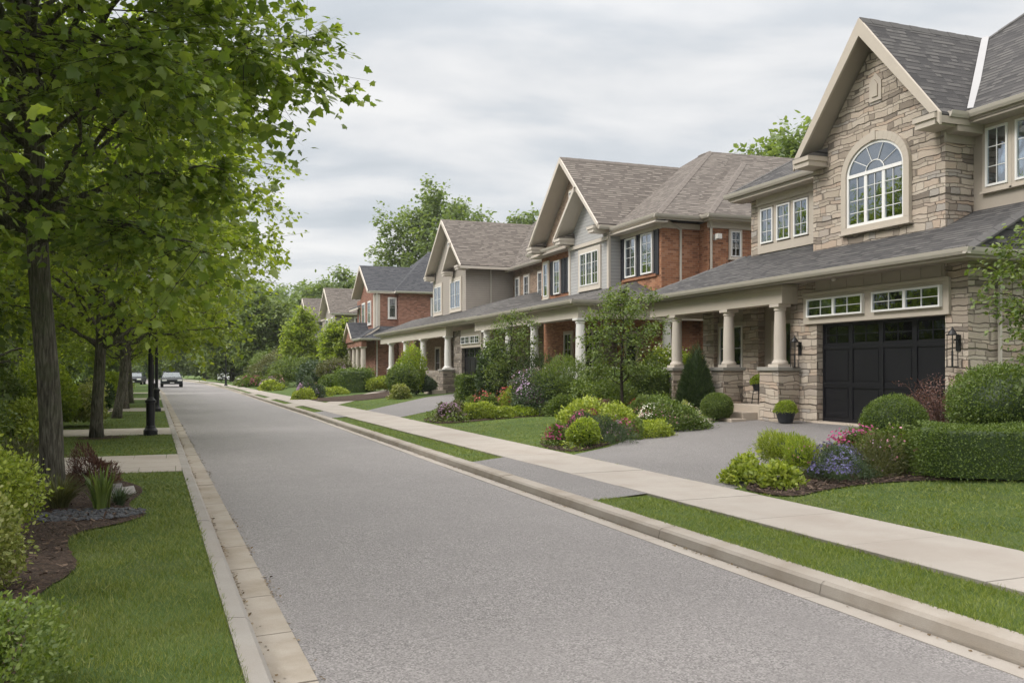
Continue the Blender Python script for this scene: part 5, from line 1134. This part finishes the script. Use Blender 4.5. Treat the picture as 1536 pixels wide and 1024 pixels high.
# ---- right side, bed beside the near driveway
NB = 'plants in the bed beside the near driveway'
for x, y, lb in ((7.22, 10.35, 'yellow-green hosta at the driveway corner, left of its twin'), (7.33, 9.68, 'yellow-green hosta at the sidewalk edge, nearest the road')):
    shrub('hosta', lb, 'plant', (x, y), .25, .29, 'mound', .068, 'leaf_yellow', tpl=OVAL, amp=.12, lay=.35, group='twin yellow hostas', core=.7, up=.1, cover=3)
shrub('feathery_spirea', 'bright lime feathery shrub rising behind the two yellow hostas', 'shrub', (8.35, 11.0), .38, .62, 'loose', .05, 'leaf_yellow', tpl=NEEDLE, amp=.18, lay=.45, group=NB, up=.9, core=.75, cover=3)
shrub('soft_spirea', 'paler green feathery shrub squeezed between lime shrub and blue flowers', 'shrub', (8.2, 10.35), .26, .55, 'loose', .045, 'leaf_lime', ('petal_pink', 50, .03), tpl=NEEDLE, amp=.15, lay=.4, group=NB, up=.9)
shrub('catmint', 'rounded clump covered in violet-blue flowers', 'flowers', (8.4, 9.85), (.36, .42), .40, 'mound', .035, 'leaf_blue', ('petal_blue', 900, .032), tpl=NEEDLE, amp=.2, lay=.3, group=NB, up=.5)
shrub('dried_grass_plant', 'brownish green fine plant right of the violet-blue flowers', 'plant', (8.95, 9.75), .33, .42, 'mound', .05, 'leaf_olive', ('petal_mauve', 70, .022), tpl=NEEDLE, amp=.2, lay=.4, group=NB, up=1.)
shrub('dianthus', 'crimson flowers behind the brownish plant', 'flowers', (9.5, 10.75), (.42, .34), .48, 'mound', .04, 'leaf_mid', ('petal_magenta', 520, .038), amp=.2, lay=.4, group=NB)
shrub('rose_bush', 'small leafy bush with pink blooms against the clipped hedge end', 'flowers', (9.35, 9.95), .28, .62, 'loose', .045, 'leaf_mid', ('petal_pink', 60, .04), tpl=OVAL, amp=.2, lay=.5, group=NB, core=.6)
shrub('golden_euonymus', 'low golden shrub left of the clipped box ball', 'shrub', (10.2, 11.6), (.42, .36), .36, 'mound', .04, 'leaf_gold', tpl=OVAL, amp=.15, lay=.3, group=NB)
BB = 'clipped box balls'
shrub('box_ball', 'large clipped box ball in front of the garage door', 'shrub', (10.75, 11.3), .50, .98, 'ball', .024, 'leaf_box', amp=.02, lay=.07, group=BB, cover=2.6, core=.92, maxn=26000)
shrub('box_ball', 'smaller dark box ball beside the porch steps', 'shrub', (13.0, 19.75), .40, .72, 'ball', .03, 'leaf_mid', amp=.02, lay=.07, group=BB, core=.92)
shrub('clipped_hedge', 'long low clipped box hedge along the near lawn', 'hedge', (10.62, 8.62), (1.5, .55), .66, 'box', .026, 'leaf_box', amp=.06, lay=.14, cover=2.6, maxn=42000, core=.9).rotation_euler.z = R(-38)
shrub('round_holly', 'big rounded yellow-green shrub behind the clipped hedge', 'shrub', (12.4, 10.55), (.98, .98), 1.45, 'ball', .036, 'leaf_box', amp=.06, lay=.16, cover=2.4, maxn=26000)
# bare red twiggy barberry
def twiggy(name, label, x, y, z, Rr, H, seed):
    rg = np.random.default_rng(seed); mb = MB(); tips = []
    for i in range(34):
        a = rg.uniform(0, 6.28); t_ = rg.uniform(.25, 1); d = np.array([math.cos(a) * t_ * Rr, math.sin(a) * t_ * Rr, H * rg.uniform(.6, 1.05)]); p0 = np.array([x, y, z]) + [.06 * math.cos(a), .06 * math.sin(a), 0]
        pts = [p0 + d * s_ * [s_ ** .4, s_ ** .4, 1] + rg.normal(0, .012, 3) for s_ in (.0001, .35, .7, 1.)]; mb.tube(pts, [.009, .007, .005, .003], 5)
        for k in range(9):
            s_ = rg.uniform(.35, 1); q = p0 + d * s_ * [s_ ** .4, s_ ** .4, 1]; e = q + unit(rg.normal(size=(1, 3)))[0] * .22 * [1, 1, .6] + d * .08; mb.tube([q, (q + e) / 2 + rg.normal(0, .01, 3), e], [.004, .003, .002], 4); tips += [q * .4 + e * .6, e]
    root = thing(name, label, 'shrub', (x, y, z)); mb.build('branch', 'leaf_red', root)
    T_ = np.repeat(np.array(tips), 4, 0) - [x, y, z] + rg.normal(0, .03, (len(tips) * 4, 3)); V, F = scatter(T_, rg.normal(size=T_.shape), rg.normal(size=T_.shape), .035, RHOMB); np_obj('leaf', V, F, 'leaf_red', root)['kind'] = 'stuff'
twiggy('barberry', 'dark red twiggy barberry in front of the garage door and stone pier', 12.9, 12.35, .39, .62, 1.12, 4)
shrub('ground_cover', 'low dark green ground cover at the foot of the stone pier', 'plant', (12.2, 11.9), (.9, .5), .34, 'mound', .05, 'leaf_mid', amp=.2, lay=.4)
make_tree('serviceberry_tree', 'small leafy tree at the right edge in front of the stone corner', 'tree', (12.05, 8.55, .34), 1.0, .05, (0, .1, 2.3), (1.4, 1.3, 1.4), 32, 9, 6, 12, .075, 'leaf_mid', OVAL, 71, low=-.75, twig=.42, bark='bark_dark', spread=.5)
# ---- bed between houses 1 and 2
MB_ = 'plants in the bed across the near driveway'
shrub('round_perennial', 'round green plant at the point of the far bed by the sidewalk', 'plant', (7.5, 16.1), .33, .55, 'ball', .05, 'leaf_lime', tpl=OVAL, amp=.08, lay=.25, group=MB_)
shrub('sedum', 'rosy red flower clump left of the round green plant', 'flowers', (7.25, 16.75), .24, .42, 'mound', .045, 'leaf_mid', ('petal_magenta', 260, .04), group=MB_, amp=.15)
shrub('salvia', 'mauve spiky flowers behind the round green plant', 'flowers', (8.2, 17.6), (.45, .4), .52, 'mound', .045, 'leaf_blue', ('petal_magenta', 420, .035), tpl=NEEDLE, group=MB_, amp=.2, up=.8)
shrub('meadow_plant', 'loose grey-green plant with pinkish tips in the driveway bed', 'plant', (8.25, 16.5), (.42, .35), .5, 'mound', .055, 'leaf_blue', ('petal_mauve', 160, .03), tpl=NEEDLE, group=MB_, amp=.25, up=.9, lay=.4)
shrub('euphorbia', 'tall bright lime plant at the lawn corner of the bed', 'plant', (8.9, 19.1), (.5, .5), .7, 'loose', .07, 'leaf_yellow', tpl=OVAL, group=MB_, amp=.18, lay=.4)
shrub('smoke_plant', 'dark maroon leafy plant behind the lime one', 'plant', (9.6, 19.4), (.5, .5), .72, 'loose', .06, 'leaf_red', group=MB_, amp=.2, lay=.4)
shrub('lady_mantle', 'rounded yellow-green plant in the middle of the driveway bed', 'plant', (9.2, 17.7), (.45, .45), .6, 'mound', .055, 'leaf_yellow', tpl=OVAL, group=MB_, amp=.15)
shrub('heuchera', 'dark pink flower patch at the centre of the driveway bed', 'flowers', (8.95, 17.05), (.3, .3), .42, 'mound', .05, 'leaf_mid', ('petal_magenta', 200, .035), group=MB_, amp=.15)
shrub('creeping_jenny', 'bright yellow low plant on the driveway edge', 'plant', (9.6, 17.15), (.48, .34), .28, 'mound', .05, 'leaf_yellow', tpl=OVAL, group=MB_, amp=.15)
shrub('low_spirea', 'wide low shrub dusted with cream flowers along the driveway edge', 'shrub', (10.75, 18.35), (.85, .6), .55, 'mound', .045, 'leaf_box', (('petal_white', 900, .03), ('petal_pink', 260, .028)), tpl=OVAL, group=MB_, amp=.15, maxn=14000)
shrub('golden_privet', 'small golden shrub at the end of the low flowering one', 'shrub', (11.75, 19.25), (.36, .34), .42, 'mound', .05, 'leaf_gold', tpl=OVAL, group=MB_, amp=.18)
shrub('astilbe', 'red flowered plant behind the wide cream-flowered shrub', 'flowers', (10.8, 20.0), (.6, .4), .6, 'mound', .055, 'leaf_mid', ('petal_red', 220, .045), group=MB_, amp=.2)
shrub('conical_cypress', 'dark green conical cypress between the porch pedestals', 'shrub', (13.35, 21.3), (.58, .58), 2.05, 'cone', .075, 'leaf_dark', tpl=NEEDLE, amp=.09, lay=.3, up=1.2, cover=4., maxn=20000)
shrub('square_yew', 'dense dark green yew block left of the first stone pedestal', 'shrub', (13.2, 24.2), (.85, .7), 1.3, 'box', .06, 'leaf_box', amp=.10, lay=.2, maxn=16000)
shrub('hydrangea', 'white flowered hydrangea behind the cypress', 'shrub', (15.3, 26.2), (1.1, .6), 1.9, 'loose', .09, 'leaf_lime', ('petal_white', 260, .07), tpl=OVAL, amp=.15)
make_tree('young_tree', 'slim young tree with light green leaves in front of the brick house porch', 'tree', (11.3, 21.7, .33), 1.0, .045, (0, 0, 2.35), (1.15, 1.15, 1.45), 24, 8, 5, 8, .075, 'leaf_mid', OVAL, 81, low=-.8, twig=.38, bark='bark_dark', spread=.5, top=.85)
shrub('garden_shrub', 'leafy green shrub under the slim young tree', 'shrub', (11.9, 23.3), (.6, .5), .95, 'loose', .07, 'leaf_mid', tpl=OVAL, amp=.15, group=MB_, lay=.3)
make_tree('birch_sapling', 'small dark leafy tree left of the brick house porch columns', 'tree', (10.9, 29.2, .31), .8, .05, (0, 0, 1.95), (.95, .95, 1.4), 22, 8, 5, 7, .08, 'leaf_mid', OVAL, 91, low=-.8, twig=.4, bark='bark_dark', spread=.5, top=.85)
shrub('lilac_bush', 'lilac bush covered in mauve blossom at the back of the lawn', 'shrub', (10.8, 26.5), (.9, .7), 1.25, 'loose', .06, 'leaf_blue', ('petal_lilac', 1300, .05), amp=.24, lay=.35)
shrub('spreading_juniper', 'large feathery green juniper in front of the porch railing', 'shrub', (11.55, 26.2), (1.0, .8), 1.75, 'loose', .1, 'leaf_mid', tpl=NEEDLE, amp=.2, lay=.35, up=.5)
shrub('spreading_juniper', 'darker feathery juniper behind the lilac bush', 'shrub', (11.6, 28.6), (.8, .8), 1.7, 'loose', .1, 'leaf_dark', tpl=NEEDLE, amp=.2, lay=.35, up=.5)
shrub('mounded_shrub', 'low green mound right of the lilac bush', 'shrub', (11.3, 25.2), (.75, .5), .62, 'mound', .06, 'leaf_mid', amp=.12)
shrub('porch_shrub', 'bushy green shrub against the porch floor of the brick house', 'shrub', (12.0, 24.9), (.7, .6), 1.35, 'loose', .07, 'leaf_mid', tpl=OVAL, amp=.15)
H2B = 'plants in front of the brick house'
shrub('heath_plant', 'mauve and cream flowered plant at the sidewalk end of the far lawn', 'flowers', (7.6, 25.7), (.42, .4), .5, 'mound', .05, 'leaf_olive', ('petal_mauve', 500, .045), group=H2B, amp=.15)
shrub('golden_barberry', 'bright yellow-green mound beside the mauve and cream plant', 'plant', (8.35, 25.8), (.55, .4), .5, 'mound', .055, 'leaf_yellow', group=H2B, amp=.15)
shrub('golden_barberry', 'low lime edging plant in the middle of the curved bed', 'plant', (9.2, 25.7), (.5, .35), .34, 'mound', .055, 'leaf_yellow', group=H2B, amp=.15)
shrub('golden_barberry', 'low green edging plant next to the lilac bush', 'plant', (10.0, 25.9), (.45, .35), .34, 'mound', .055, 'leaf_lime', group=H2B, amp=.15)
shrub('azalea', 'red flowered shrub behind the lime edging', 'flowers', (9.5, 28.2), (.5, .45), .62, 'mound', .06, 'leaf_mid', ('petal_red', 160, .06), group=H2B, amp=.2)
shrub('azalea', 'peach flowered shrub under the small dark tree', 'flowers', (10.5, 28.5), (.5, .45), .7, 'mound', .06, 'leaf_yellow', ('petal_red', 160, .06), group=H2B, amp=.2)
shrub('square_yew', 'boxy green shrub right of the distant black garage door', 'shrub', (11.6, 36.3), (.55, .5), 1.15, 'box', .07, 'leaf_box', amp=.10, lay=.2)
shrub('laurel', 'tall dark foliage against the left end of the white columned porch', 'shrub', (11.75, 33.8), (.6, 1.2), 2.3, 'loose', .1, 'leaf_dark', tpl=OVAL, amp=.15)
def cover(name, label, poly, n, leaf, seed, h=.16, near=60, s0=.05):
    """low mixed growth filling a bed between its plants"""
    rg_ = np.random.default_rng(seed); P = np.array(poly); Q = rg_.uniform(P.min(0), P.max(0), (n * 5, 2)); Q = Q[pip(poly, Q)]
    cl = np.sin(Q[:, 0] * 4.1 + seed) * np.sin(Q[:, 1] * 3.3 + seed * 2) + .5 * np.sin(Q[:, 0] * 9 + Q[:, 1] * 7); Q = Q[cl > .05][:n]; k = len(Q)
    cl = np.sin(Q[:, 0] * 4.1 + seed) * np.sin(Q[:, 1] * 3.3 + seed * 2) + .5 * np.sin(Q[:, 0] * 9 + Q[:, 1] * 7)
    z = ZY(Q[:, 0]) + h * rg_.random(k) * np.minimum(1, .25 + cl); D = rg_.normal(size=(k, 3)) * [1, 1, .4] + [0, 0, .5]; V, F = scatter(np.column_stack([Q, z]), D, rg_.normal(0, .6, (k, 3)) + [0, 0, 1], s0 * rg_.uniform(.5, 1.3, k), OVAL)
    tag(np_obj(name, V, F, leaf), label, 'ground cover', kind='stuff')
cover('ground_cover', 'low green ground cover in the bed across the near driveway', BED_2, 9000, 'leaf_mid', 3, .26)
cover('ground_cover', 'low lime ground cover in the bed across the near driveway', BED_2, 5000, 'leaf_yellow', 8, .2)
cover('ground_cover', 'low green ground cover in front of the brick house', BED_3, 11000, 'leaf_mid', 5, .3, s0=.07)
cover('ground_cover', 'sparse green ground cover behind the near flowers', smooth_poly([(8.2, 10.3), (9.4, 10.9), (11.2, 12.3), (13.6, 13.0), (13.6, 11), (10.5, 9.9), (9, 9.7)]), 6000, 'leaf_mid', 6, .2)
# ---- in front of house 3 and beyond
FB = 'shrubs along the far front gardens'
for (x, y, rx, hh, sh_, lf, fl, lb) in (
 (10.9, 45.6, .85, 1.7, 'ball', 'leaf_mid', None, 'big round dark shrub in front of the taupe house porch'),
 (11.8, 47.5, .8, 2.5, 'loose', 'leaf_lime', None, 'lighter bush rising behind the big round dark shrub'),
 (12.7, 47.9, .6, .95, 'loose', 'leaf_blue', None, 'grey-green plant beside the taupe house steps'),
 (10.2, 43.2, .5, .6, 'mound', 'leaf_gold', None, 'pale gold mound left of the big round shrub'),
 (9.3, 59.2, .75, 1.15, 'ball', 'leaf_box', None, 'round clipped shrub left of the dark red brick house'),
 (10.5, 57.2, 1.1, 1.45, 'box', 'leaf_box', None, 'wide clipped shrub in front of the dark red brick house'),
 (11.9, 56.0, .7, 1.0, 'loose', 'leaf_yellow', None, 'yellowish shrub at the red brick porch corner'),
 (6.75, 50.3, .7, .9, 'mound', 'leaf_blue', 'petal_lilac', 'mauve flowered bush near the distant sidewalk'),
 (6.15, 48.6, .6, .5, 'mound', 'leaf_yellow', None, 'bright yellow clump at the distant sidewalk edge'),
 (7.6, 52.6, .75, .45, 'mound', 'leaf_yellow', None, 'low yellow edging left of the clipped round shrub'),
 (8.9, 55.0, .8, .45, 'mound', 'leaf_yellow', None, 'low yellow edging under the wide clipped shrub'),
 (10.6, 64, 1.3, 2.0, 'loose', 'leaf_olive', 'petal_mauve', 'loose brownish shrub beside the red brick porch'),
 (9.5, 68, 1.4, 1.9, 'loose', 'leaf_blue', None, 'grey-green spreading shrub beyond the red brick house'),
 (9.4, 80, 1.8, 2.4, 'loose', 'leaf_mid', None, 'dense mid green shrub beyond the red brick house'),
 (7.4, 78, 1.0, 1.0, 'mound', 'leaf_mid', 'petal_pink', 'pink flowered bush far down the sidewalk'),
 (6.6, 70, .9, .7, 'mound', 'leaf_yellow', None, 'yellow-green clump far down the sidewalk'),
 (6.9, 74, .9, .8, 'mound', 'leaf_mid', 'petal_lilac', 'lilac flowered clump far down the sidewalk'),
 (6.2, 86, 1.0, .9, 'mound', 'leaf_mid', 'petal_magenta', 'deep pink flowered clump near the distant right lamp'),
 (6.1, 94, 1.0, .8, 'mound', 'leaf_mid', 'petal_white', 'whitish flowered clump beyond the distant right lamp'),
 (8.6, 90, 2.0, 3.0, 'loose', 'leaf_olive', None, 'tall olive shrub behind the distant flower clumps'),
 (9.0, 102, 2.2, 3.2, 'loose', 'leaf_mid', None, 'tall green shrub beyond the distant right lamp')):
    shrub('garden_shrub', lb, 'shrub', (x, y), rx, hh, sh_, .10 if y < 62 else .15, lf, (fl, 260, .11) if fl else None, tpl=OVAL, amp=.04 if sh_ == 'ball' else .14, lay=.25, group=FB, maxn=6000)
# ---- taller trees
TB = 'trees behind the houses'
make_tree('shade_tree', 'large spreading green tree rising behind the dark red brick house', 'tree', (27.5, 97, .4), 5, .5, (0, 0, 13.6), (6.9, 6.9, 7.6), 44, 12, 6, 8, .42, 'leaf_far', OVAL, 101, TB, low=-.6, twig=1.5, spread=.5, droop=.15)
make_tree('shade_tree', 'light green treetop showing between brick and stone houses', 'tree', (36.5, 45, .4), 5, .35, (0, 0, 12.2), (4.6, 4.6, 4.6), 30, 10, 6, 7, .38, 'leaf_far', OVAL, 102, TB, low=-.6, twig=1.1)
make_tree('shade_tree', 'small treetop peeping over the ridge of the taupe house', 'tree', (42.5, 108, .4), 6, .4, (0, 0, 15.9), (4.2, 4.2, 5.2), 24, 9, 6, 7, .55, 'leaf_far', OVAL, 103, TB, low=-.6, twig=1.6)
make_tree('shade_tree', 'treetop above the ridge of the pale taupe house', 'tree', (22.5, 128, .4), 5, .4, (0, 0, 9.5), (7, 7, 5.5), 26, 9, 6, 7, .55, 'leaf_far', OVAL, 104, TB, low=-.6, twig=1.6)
FT = 'trees at the far end of the street'
f1 = make_tree('broad_tree', 'dense dark green tree right of the distant lamp, nearest of that group', 'tree', (9.6, 112, .3), 1.8, .3, (0, 0, 5.4), (3.7, 3.7, 5.0), 34, 11, 6, 8, .42, 'leaf_mid', OVAL, 111, FT, low=-.92, twig=1.3)
f2 = make_tree('narrow_tree', 'feathery light green tree left of the pale taupe house', 'tree', (10.6, 84, .35), 1.0, .16, (0, 0, 3.5), (1.75, 1.75, 3.2), 38, 9, 6, 8, .24, 'leaf_lime', OVAL, 112, FT, low=-.95, twig=.7)
c = copy_tree(f2); c.location = (12.4, 74.8, .35); c.scale = (.86, .86, .80); c.rotation_euler.z = 2; tag(c, 'leafy green tree against the left side of the red brick house')
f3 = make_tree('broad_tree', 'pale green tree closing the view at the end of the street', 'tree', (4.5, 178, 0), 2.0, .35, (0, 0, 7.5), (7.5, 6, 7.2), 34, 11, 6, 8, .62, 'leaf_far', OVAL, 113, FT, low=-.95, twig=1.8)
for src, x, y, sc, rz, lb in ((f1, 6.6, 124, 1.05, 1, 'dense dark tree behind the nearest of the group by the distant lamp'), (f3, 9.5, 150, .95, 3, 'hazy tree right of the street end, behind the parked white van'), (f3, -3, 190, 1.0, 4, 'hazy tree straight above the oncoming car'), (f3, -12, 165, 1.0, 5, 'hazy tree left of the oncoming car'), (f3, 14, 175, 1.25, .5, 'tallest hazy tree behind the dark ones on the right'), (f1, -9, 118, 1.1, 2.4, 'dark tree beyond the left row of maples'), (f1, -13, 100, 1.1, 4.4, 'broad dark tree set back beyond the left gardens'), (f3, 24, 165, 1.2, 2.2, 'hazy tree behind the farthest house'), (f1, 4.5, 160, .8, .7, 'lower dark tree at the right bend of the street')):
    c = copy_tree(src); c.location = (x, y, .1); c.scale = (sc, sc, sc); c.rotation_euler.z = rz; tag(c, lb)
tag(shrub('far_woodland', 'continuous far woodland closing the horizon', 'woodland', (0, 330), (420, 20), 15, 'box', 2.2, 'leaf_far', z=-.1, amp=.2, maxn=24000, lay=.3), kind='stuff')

# ================================================================ street lamps
def lamp(x, y, label, group='black lamp posts'):
    root = thing('street_lamp', label, 'lamp post', (x, y, ZV), group); z = ZV - .02
    mb = MB()
    mb.lathe(x, y, [(.165, z), (.165, z + .13), (.15, z + .15), (.12, z + .19), (.118, z + .22), (.105, z + .24), (.10, z + .30), (.105, z + .80), (.13, z + .81), (.13, z + .86), (.105, z + .88), (.07, z + .92), (.06, z + .95)], 20)
    mb.build('lamp_base', 'black_paint', root)
    mb = MB(); mb.lathe(x, y, [(.058, z + .94), (.055, z + 2.2), (.068, z + 2.21), (.068, z + 2.26), (.05, z + 2.28), (.045, z + 3.5), (.07, z + 3.55), (.05, z + 3.6)], 14); mb.build('pole', 'black_paint', root)
    mb = MB(); mb.lathe(x, y, [(.08, z + 3.6), (.17, z + 3.75), (.20, z + 3.92), (.16, z + 4.04)], 16); g = mb.build('globe', 'lens', root, smooth=True)
    mb = MB(); mb.lathe(x, y, [(.20, z + 4.035), (.16, z + 4.08), (.05, z + 4.16), (.02, z + 4.24)], 16); mb.build('lamp_cap', 'black_paint', root)
lamp(-.66, 23.6, 'nearest black lamp post beside the second street maple'); lamp(-.82, 36.9, 'second black lamp post on the left verge'); lamp(-1.35, 52.5, 'third black lamp post on the left verge, left of the car'); lamp(4.35, 93.5, 'distant black lamp post with pale globe on the right sidewalk', 'black lamp posts')
# ================================================================ cars
def car(x, y, rz, label, paintm, L=4.5, Wd=1.86, H=1.52, van=False):
    root = thing('parked_car', label, 'car', (0, 0, 0)); w = Wd / 2
    if van: pr = [(-L / 2, .35), (-L / 2, H * .95), (-L / 2 + .1, H), (L / 2 - 1.1, H), (L / 2 - .55, H * .62), (L / 2 - .05, H * .52), (L / 2, .35)]; gl = 3
    else: pr = [(-L / 2, .32), (-L / 2, .85), (-L / 2 + .12, .98), (L / 2 - 1.25, 1.0), (L / 2 - .35, .86), (L / 2 - .04, .72), (L / 2, .36)]
    mb = MB(); mb.prism([(a, -w, z) for a, z in pr], (0, Wd, 0)); body = mb.build('body', paintm, root, bevel=.07)
    if not van:
        mb = MB(); a0, a1, b0, b1 = -L / 2 + .15, L / 2 - 1.2, -L / 2 + .55, L / 2 - 2.05
        vs = [(a0, -w * .93, .97), (a1, -w * .93, .99), (a1, w * .93, .99), (a0, w * .93, .97), (b0, -w * .72, H), (b1, -w * .72, H), (b1, w * .72, H), (b0, w * .72, H)]
        fs = [(0, 3, 2, 1), (4, 5, 6, 7), (0, 1, 5, 4), (1, 2, 6, 5), (2, 3, 7, 6), (3, 0, 4, 7)]
        mb.add(vs, fs); mb.build('cabin', 'car_glass', root, bevel=.02)
        mb = MB(); mb.add([(p[0] * .97, p[1] * .97, p[2] - .02) for p in vs], fs); mb.build('interior', 'interior', root)
        mb = MB(); mb.prism([(b0 - .05, -w * .73, H - .03), (b1 + .08, -w * .73, H - .03), (b1 + .08, w * .73, H - .03), (b0 - .05, w * .73, H - .03)], (0, 0, .05)); mb.build('car_roof', paintm, root, bevel=.02)
        for s in (-1, 1):
            mb = MB()
            for p, q in ((1, 5), (0, 4)):
                P0, P1 = Vector(vs[p]), Vector(vs[q]); P0.y = abs(P0.y) * s; P1.y = abs(P1.y) * s; mb.tube([P0, P1], .035, 6)
            mb.build('pillar', paintm, root)
            mb = MB(); mb.box(a1 - .25, a1 - .1, s * (w + .12) - .08, s * (w + .12) + .08, .98, 1.12); mb.build('wing_mirror', paintm, root, bevel=.02)
    else:
        mb = MB(); mb.prism([(L / 2 - 1.08, -w * .9, H * .97), (L / 2 - .57, -w * .9, H * .645), (L / 2 - .57, w * .9, H * .645), (L / 2 - 1.08, w * .9, H * .97)], (.03, 0, .02)); mb.build('windscreen', 'car_glass', root)
    for s in (-1, 1):
        mb = MB(); mb.box(L / 2 - .22, L / 2 + .0, s * w * .72 - .22, s * w * .72 + .22, .60, .76); mb.build('headlight', 'lens', root, bevel=.03)
        for fx in (L / 2 - .85, -L / 2 + .85):
            mb = MB(); n = 18; mb.tube([(fx, s * w - s * .22, .32), (fx, s * w + s * .02, .32)], .32, n); wh = mb.build('wheel', 'tyre', root)
            mb = MB(); mb.tube([(fx, s * w + s * .021, .32), (fx, s * w + s * .03, .32)], .19, 14); mb.build('rim', 'chrome', wh)
    mb = MB(); mb.box(L / 2 - .02, L / 2 + .03, -w * .42, w * .42, .52, .72); mb.build('grille', 'tyre', root); mb = MB(); mb.box(L / 2 - .02, L / 2 + .025, -w * .85, w * .85, .30, .46); mb.build('bumper', 'tyre', root)
    mb = MB(); mb.box(L / 2 + .031, L / 2 + .04, -.2, .2, .40, .5); mb.build('number_plate', 'lens', root)
    root.location = (x, y, .005); root.rotation_euler.z = rz; return root
car(-.75, 97, R(-90 + 2), 'dark car with headlights facing the camera on the left of the road', 'car_dark', 4.5, 2.0, 1.55).name = 'oncoming_car'
car(6.6, 138, R(-100), 'white van parked in the distance on the right', 'car_white', 5.0, 2.0, 2.5, True).name = 'white_van'
car(8.6, 133, R(-160), 'low white car parked right of the distant white van', 'car_white', 4.3, 1.8, 1.35)
car(-4.6, 108, R(-95), 'dark parked car glimpsed behind the left tree row', 'car_dark', 4.3, 1.8, 1.45)
# ================================================================ porch things
def potted(x, y, z, r, hh, lab, sd_, pz=.24):
    root = thing('potted_plant', lab, 'potted plant', (x, y, z)); mb = MB(); mb.lathe(x, y, [(r * .62, z), (r * .9, z + pz), (r * .98, z + pz), (r * .98, z + pz + .03), (r * .85, z + pz + .03), (r * .8, z + pz - .02)], 20); mb.build('pot', 'pot', root)
    rg = np.random.default_rng(sd_); P, Nn = shell('mound', rg, 1800, (r * 1.1, r * 1.1), hh, .08); P = P * (1 - .25 * rg.random((len(P), 1))) + [0, 0, pz]; V, F = scatter(P, Nn + rg.normal(0, .6, P.shape) + [0, 0, .4], Nn + rg.normal(0, .5, P.shape), .04, RHOMB); np_obj('foliage', V, F, 'leaf_lime', root)
potted(13.75, 17.95, .43, .26, .30, 'round green plant in a dark pot beside the garage door', 1)
st = thing('plant_stand', 'black iron stand on the stone house porch', 'plant stand', (14.55, 20.1, .80)); mb = MB()
for dx in (-.14, .14):
    for dy in (-.14, .14): mb.tube([(14.55 + dx, 20.1 + dy, .80), (14.55 + dx * .8, 20.1 + dy * .8, 1.14)], .012, 6)
mb.build('leg', 'iron', st); mb = MB(); mb.lathe(14.55, 20.1, [(.17, 1.14), (.17, 1.16)], 16); mb.build('shelf', 'iron', st)
mb = MB()
for k in range(5): mb.tube([(14.35 - .02 * s_, 20.36 + k * .06, .80 + .09 * s_) for s_ in range(6)], .008, 5)
mb.tube([(14.24, 20.34, 1.26), (14.24, 20.62, 1.26)], .012, 6); mb.build('scroll_back', 'iron', st)
potted(14.55, 20.1, 1.162, .22, .26, 'round green plant in a pot on the iron porch stand', 2, .16)


# ---------------------------------------------------------------- the air over the street
mb = MB(); mb.box(-470, 470, -20, 400, -1.4, 28); hz = mb.build('haze', 'interior'); hz.data.materials.clear()
m = bpy.data.materials.new('air'); m.use_nodes = True; t = m.node_tree; t.nodes.clear()
pv = t.nodes.new('ShaderNodeVolumePrincipled'); pv.inputs['Color'].default_value = (.93, .95, .97, 1); pv.inputs['Density'].default_value = .00025
t.links.new(pv.outputs[0], t.nodes.new('ShaderNodeOutputMaterial').inputs['Volume']); hz.data.materials.append(m); tag(hz, kind='stuff')
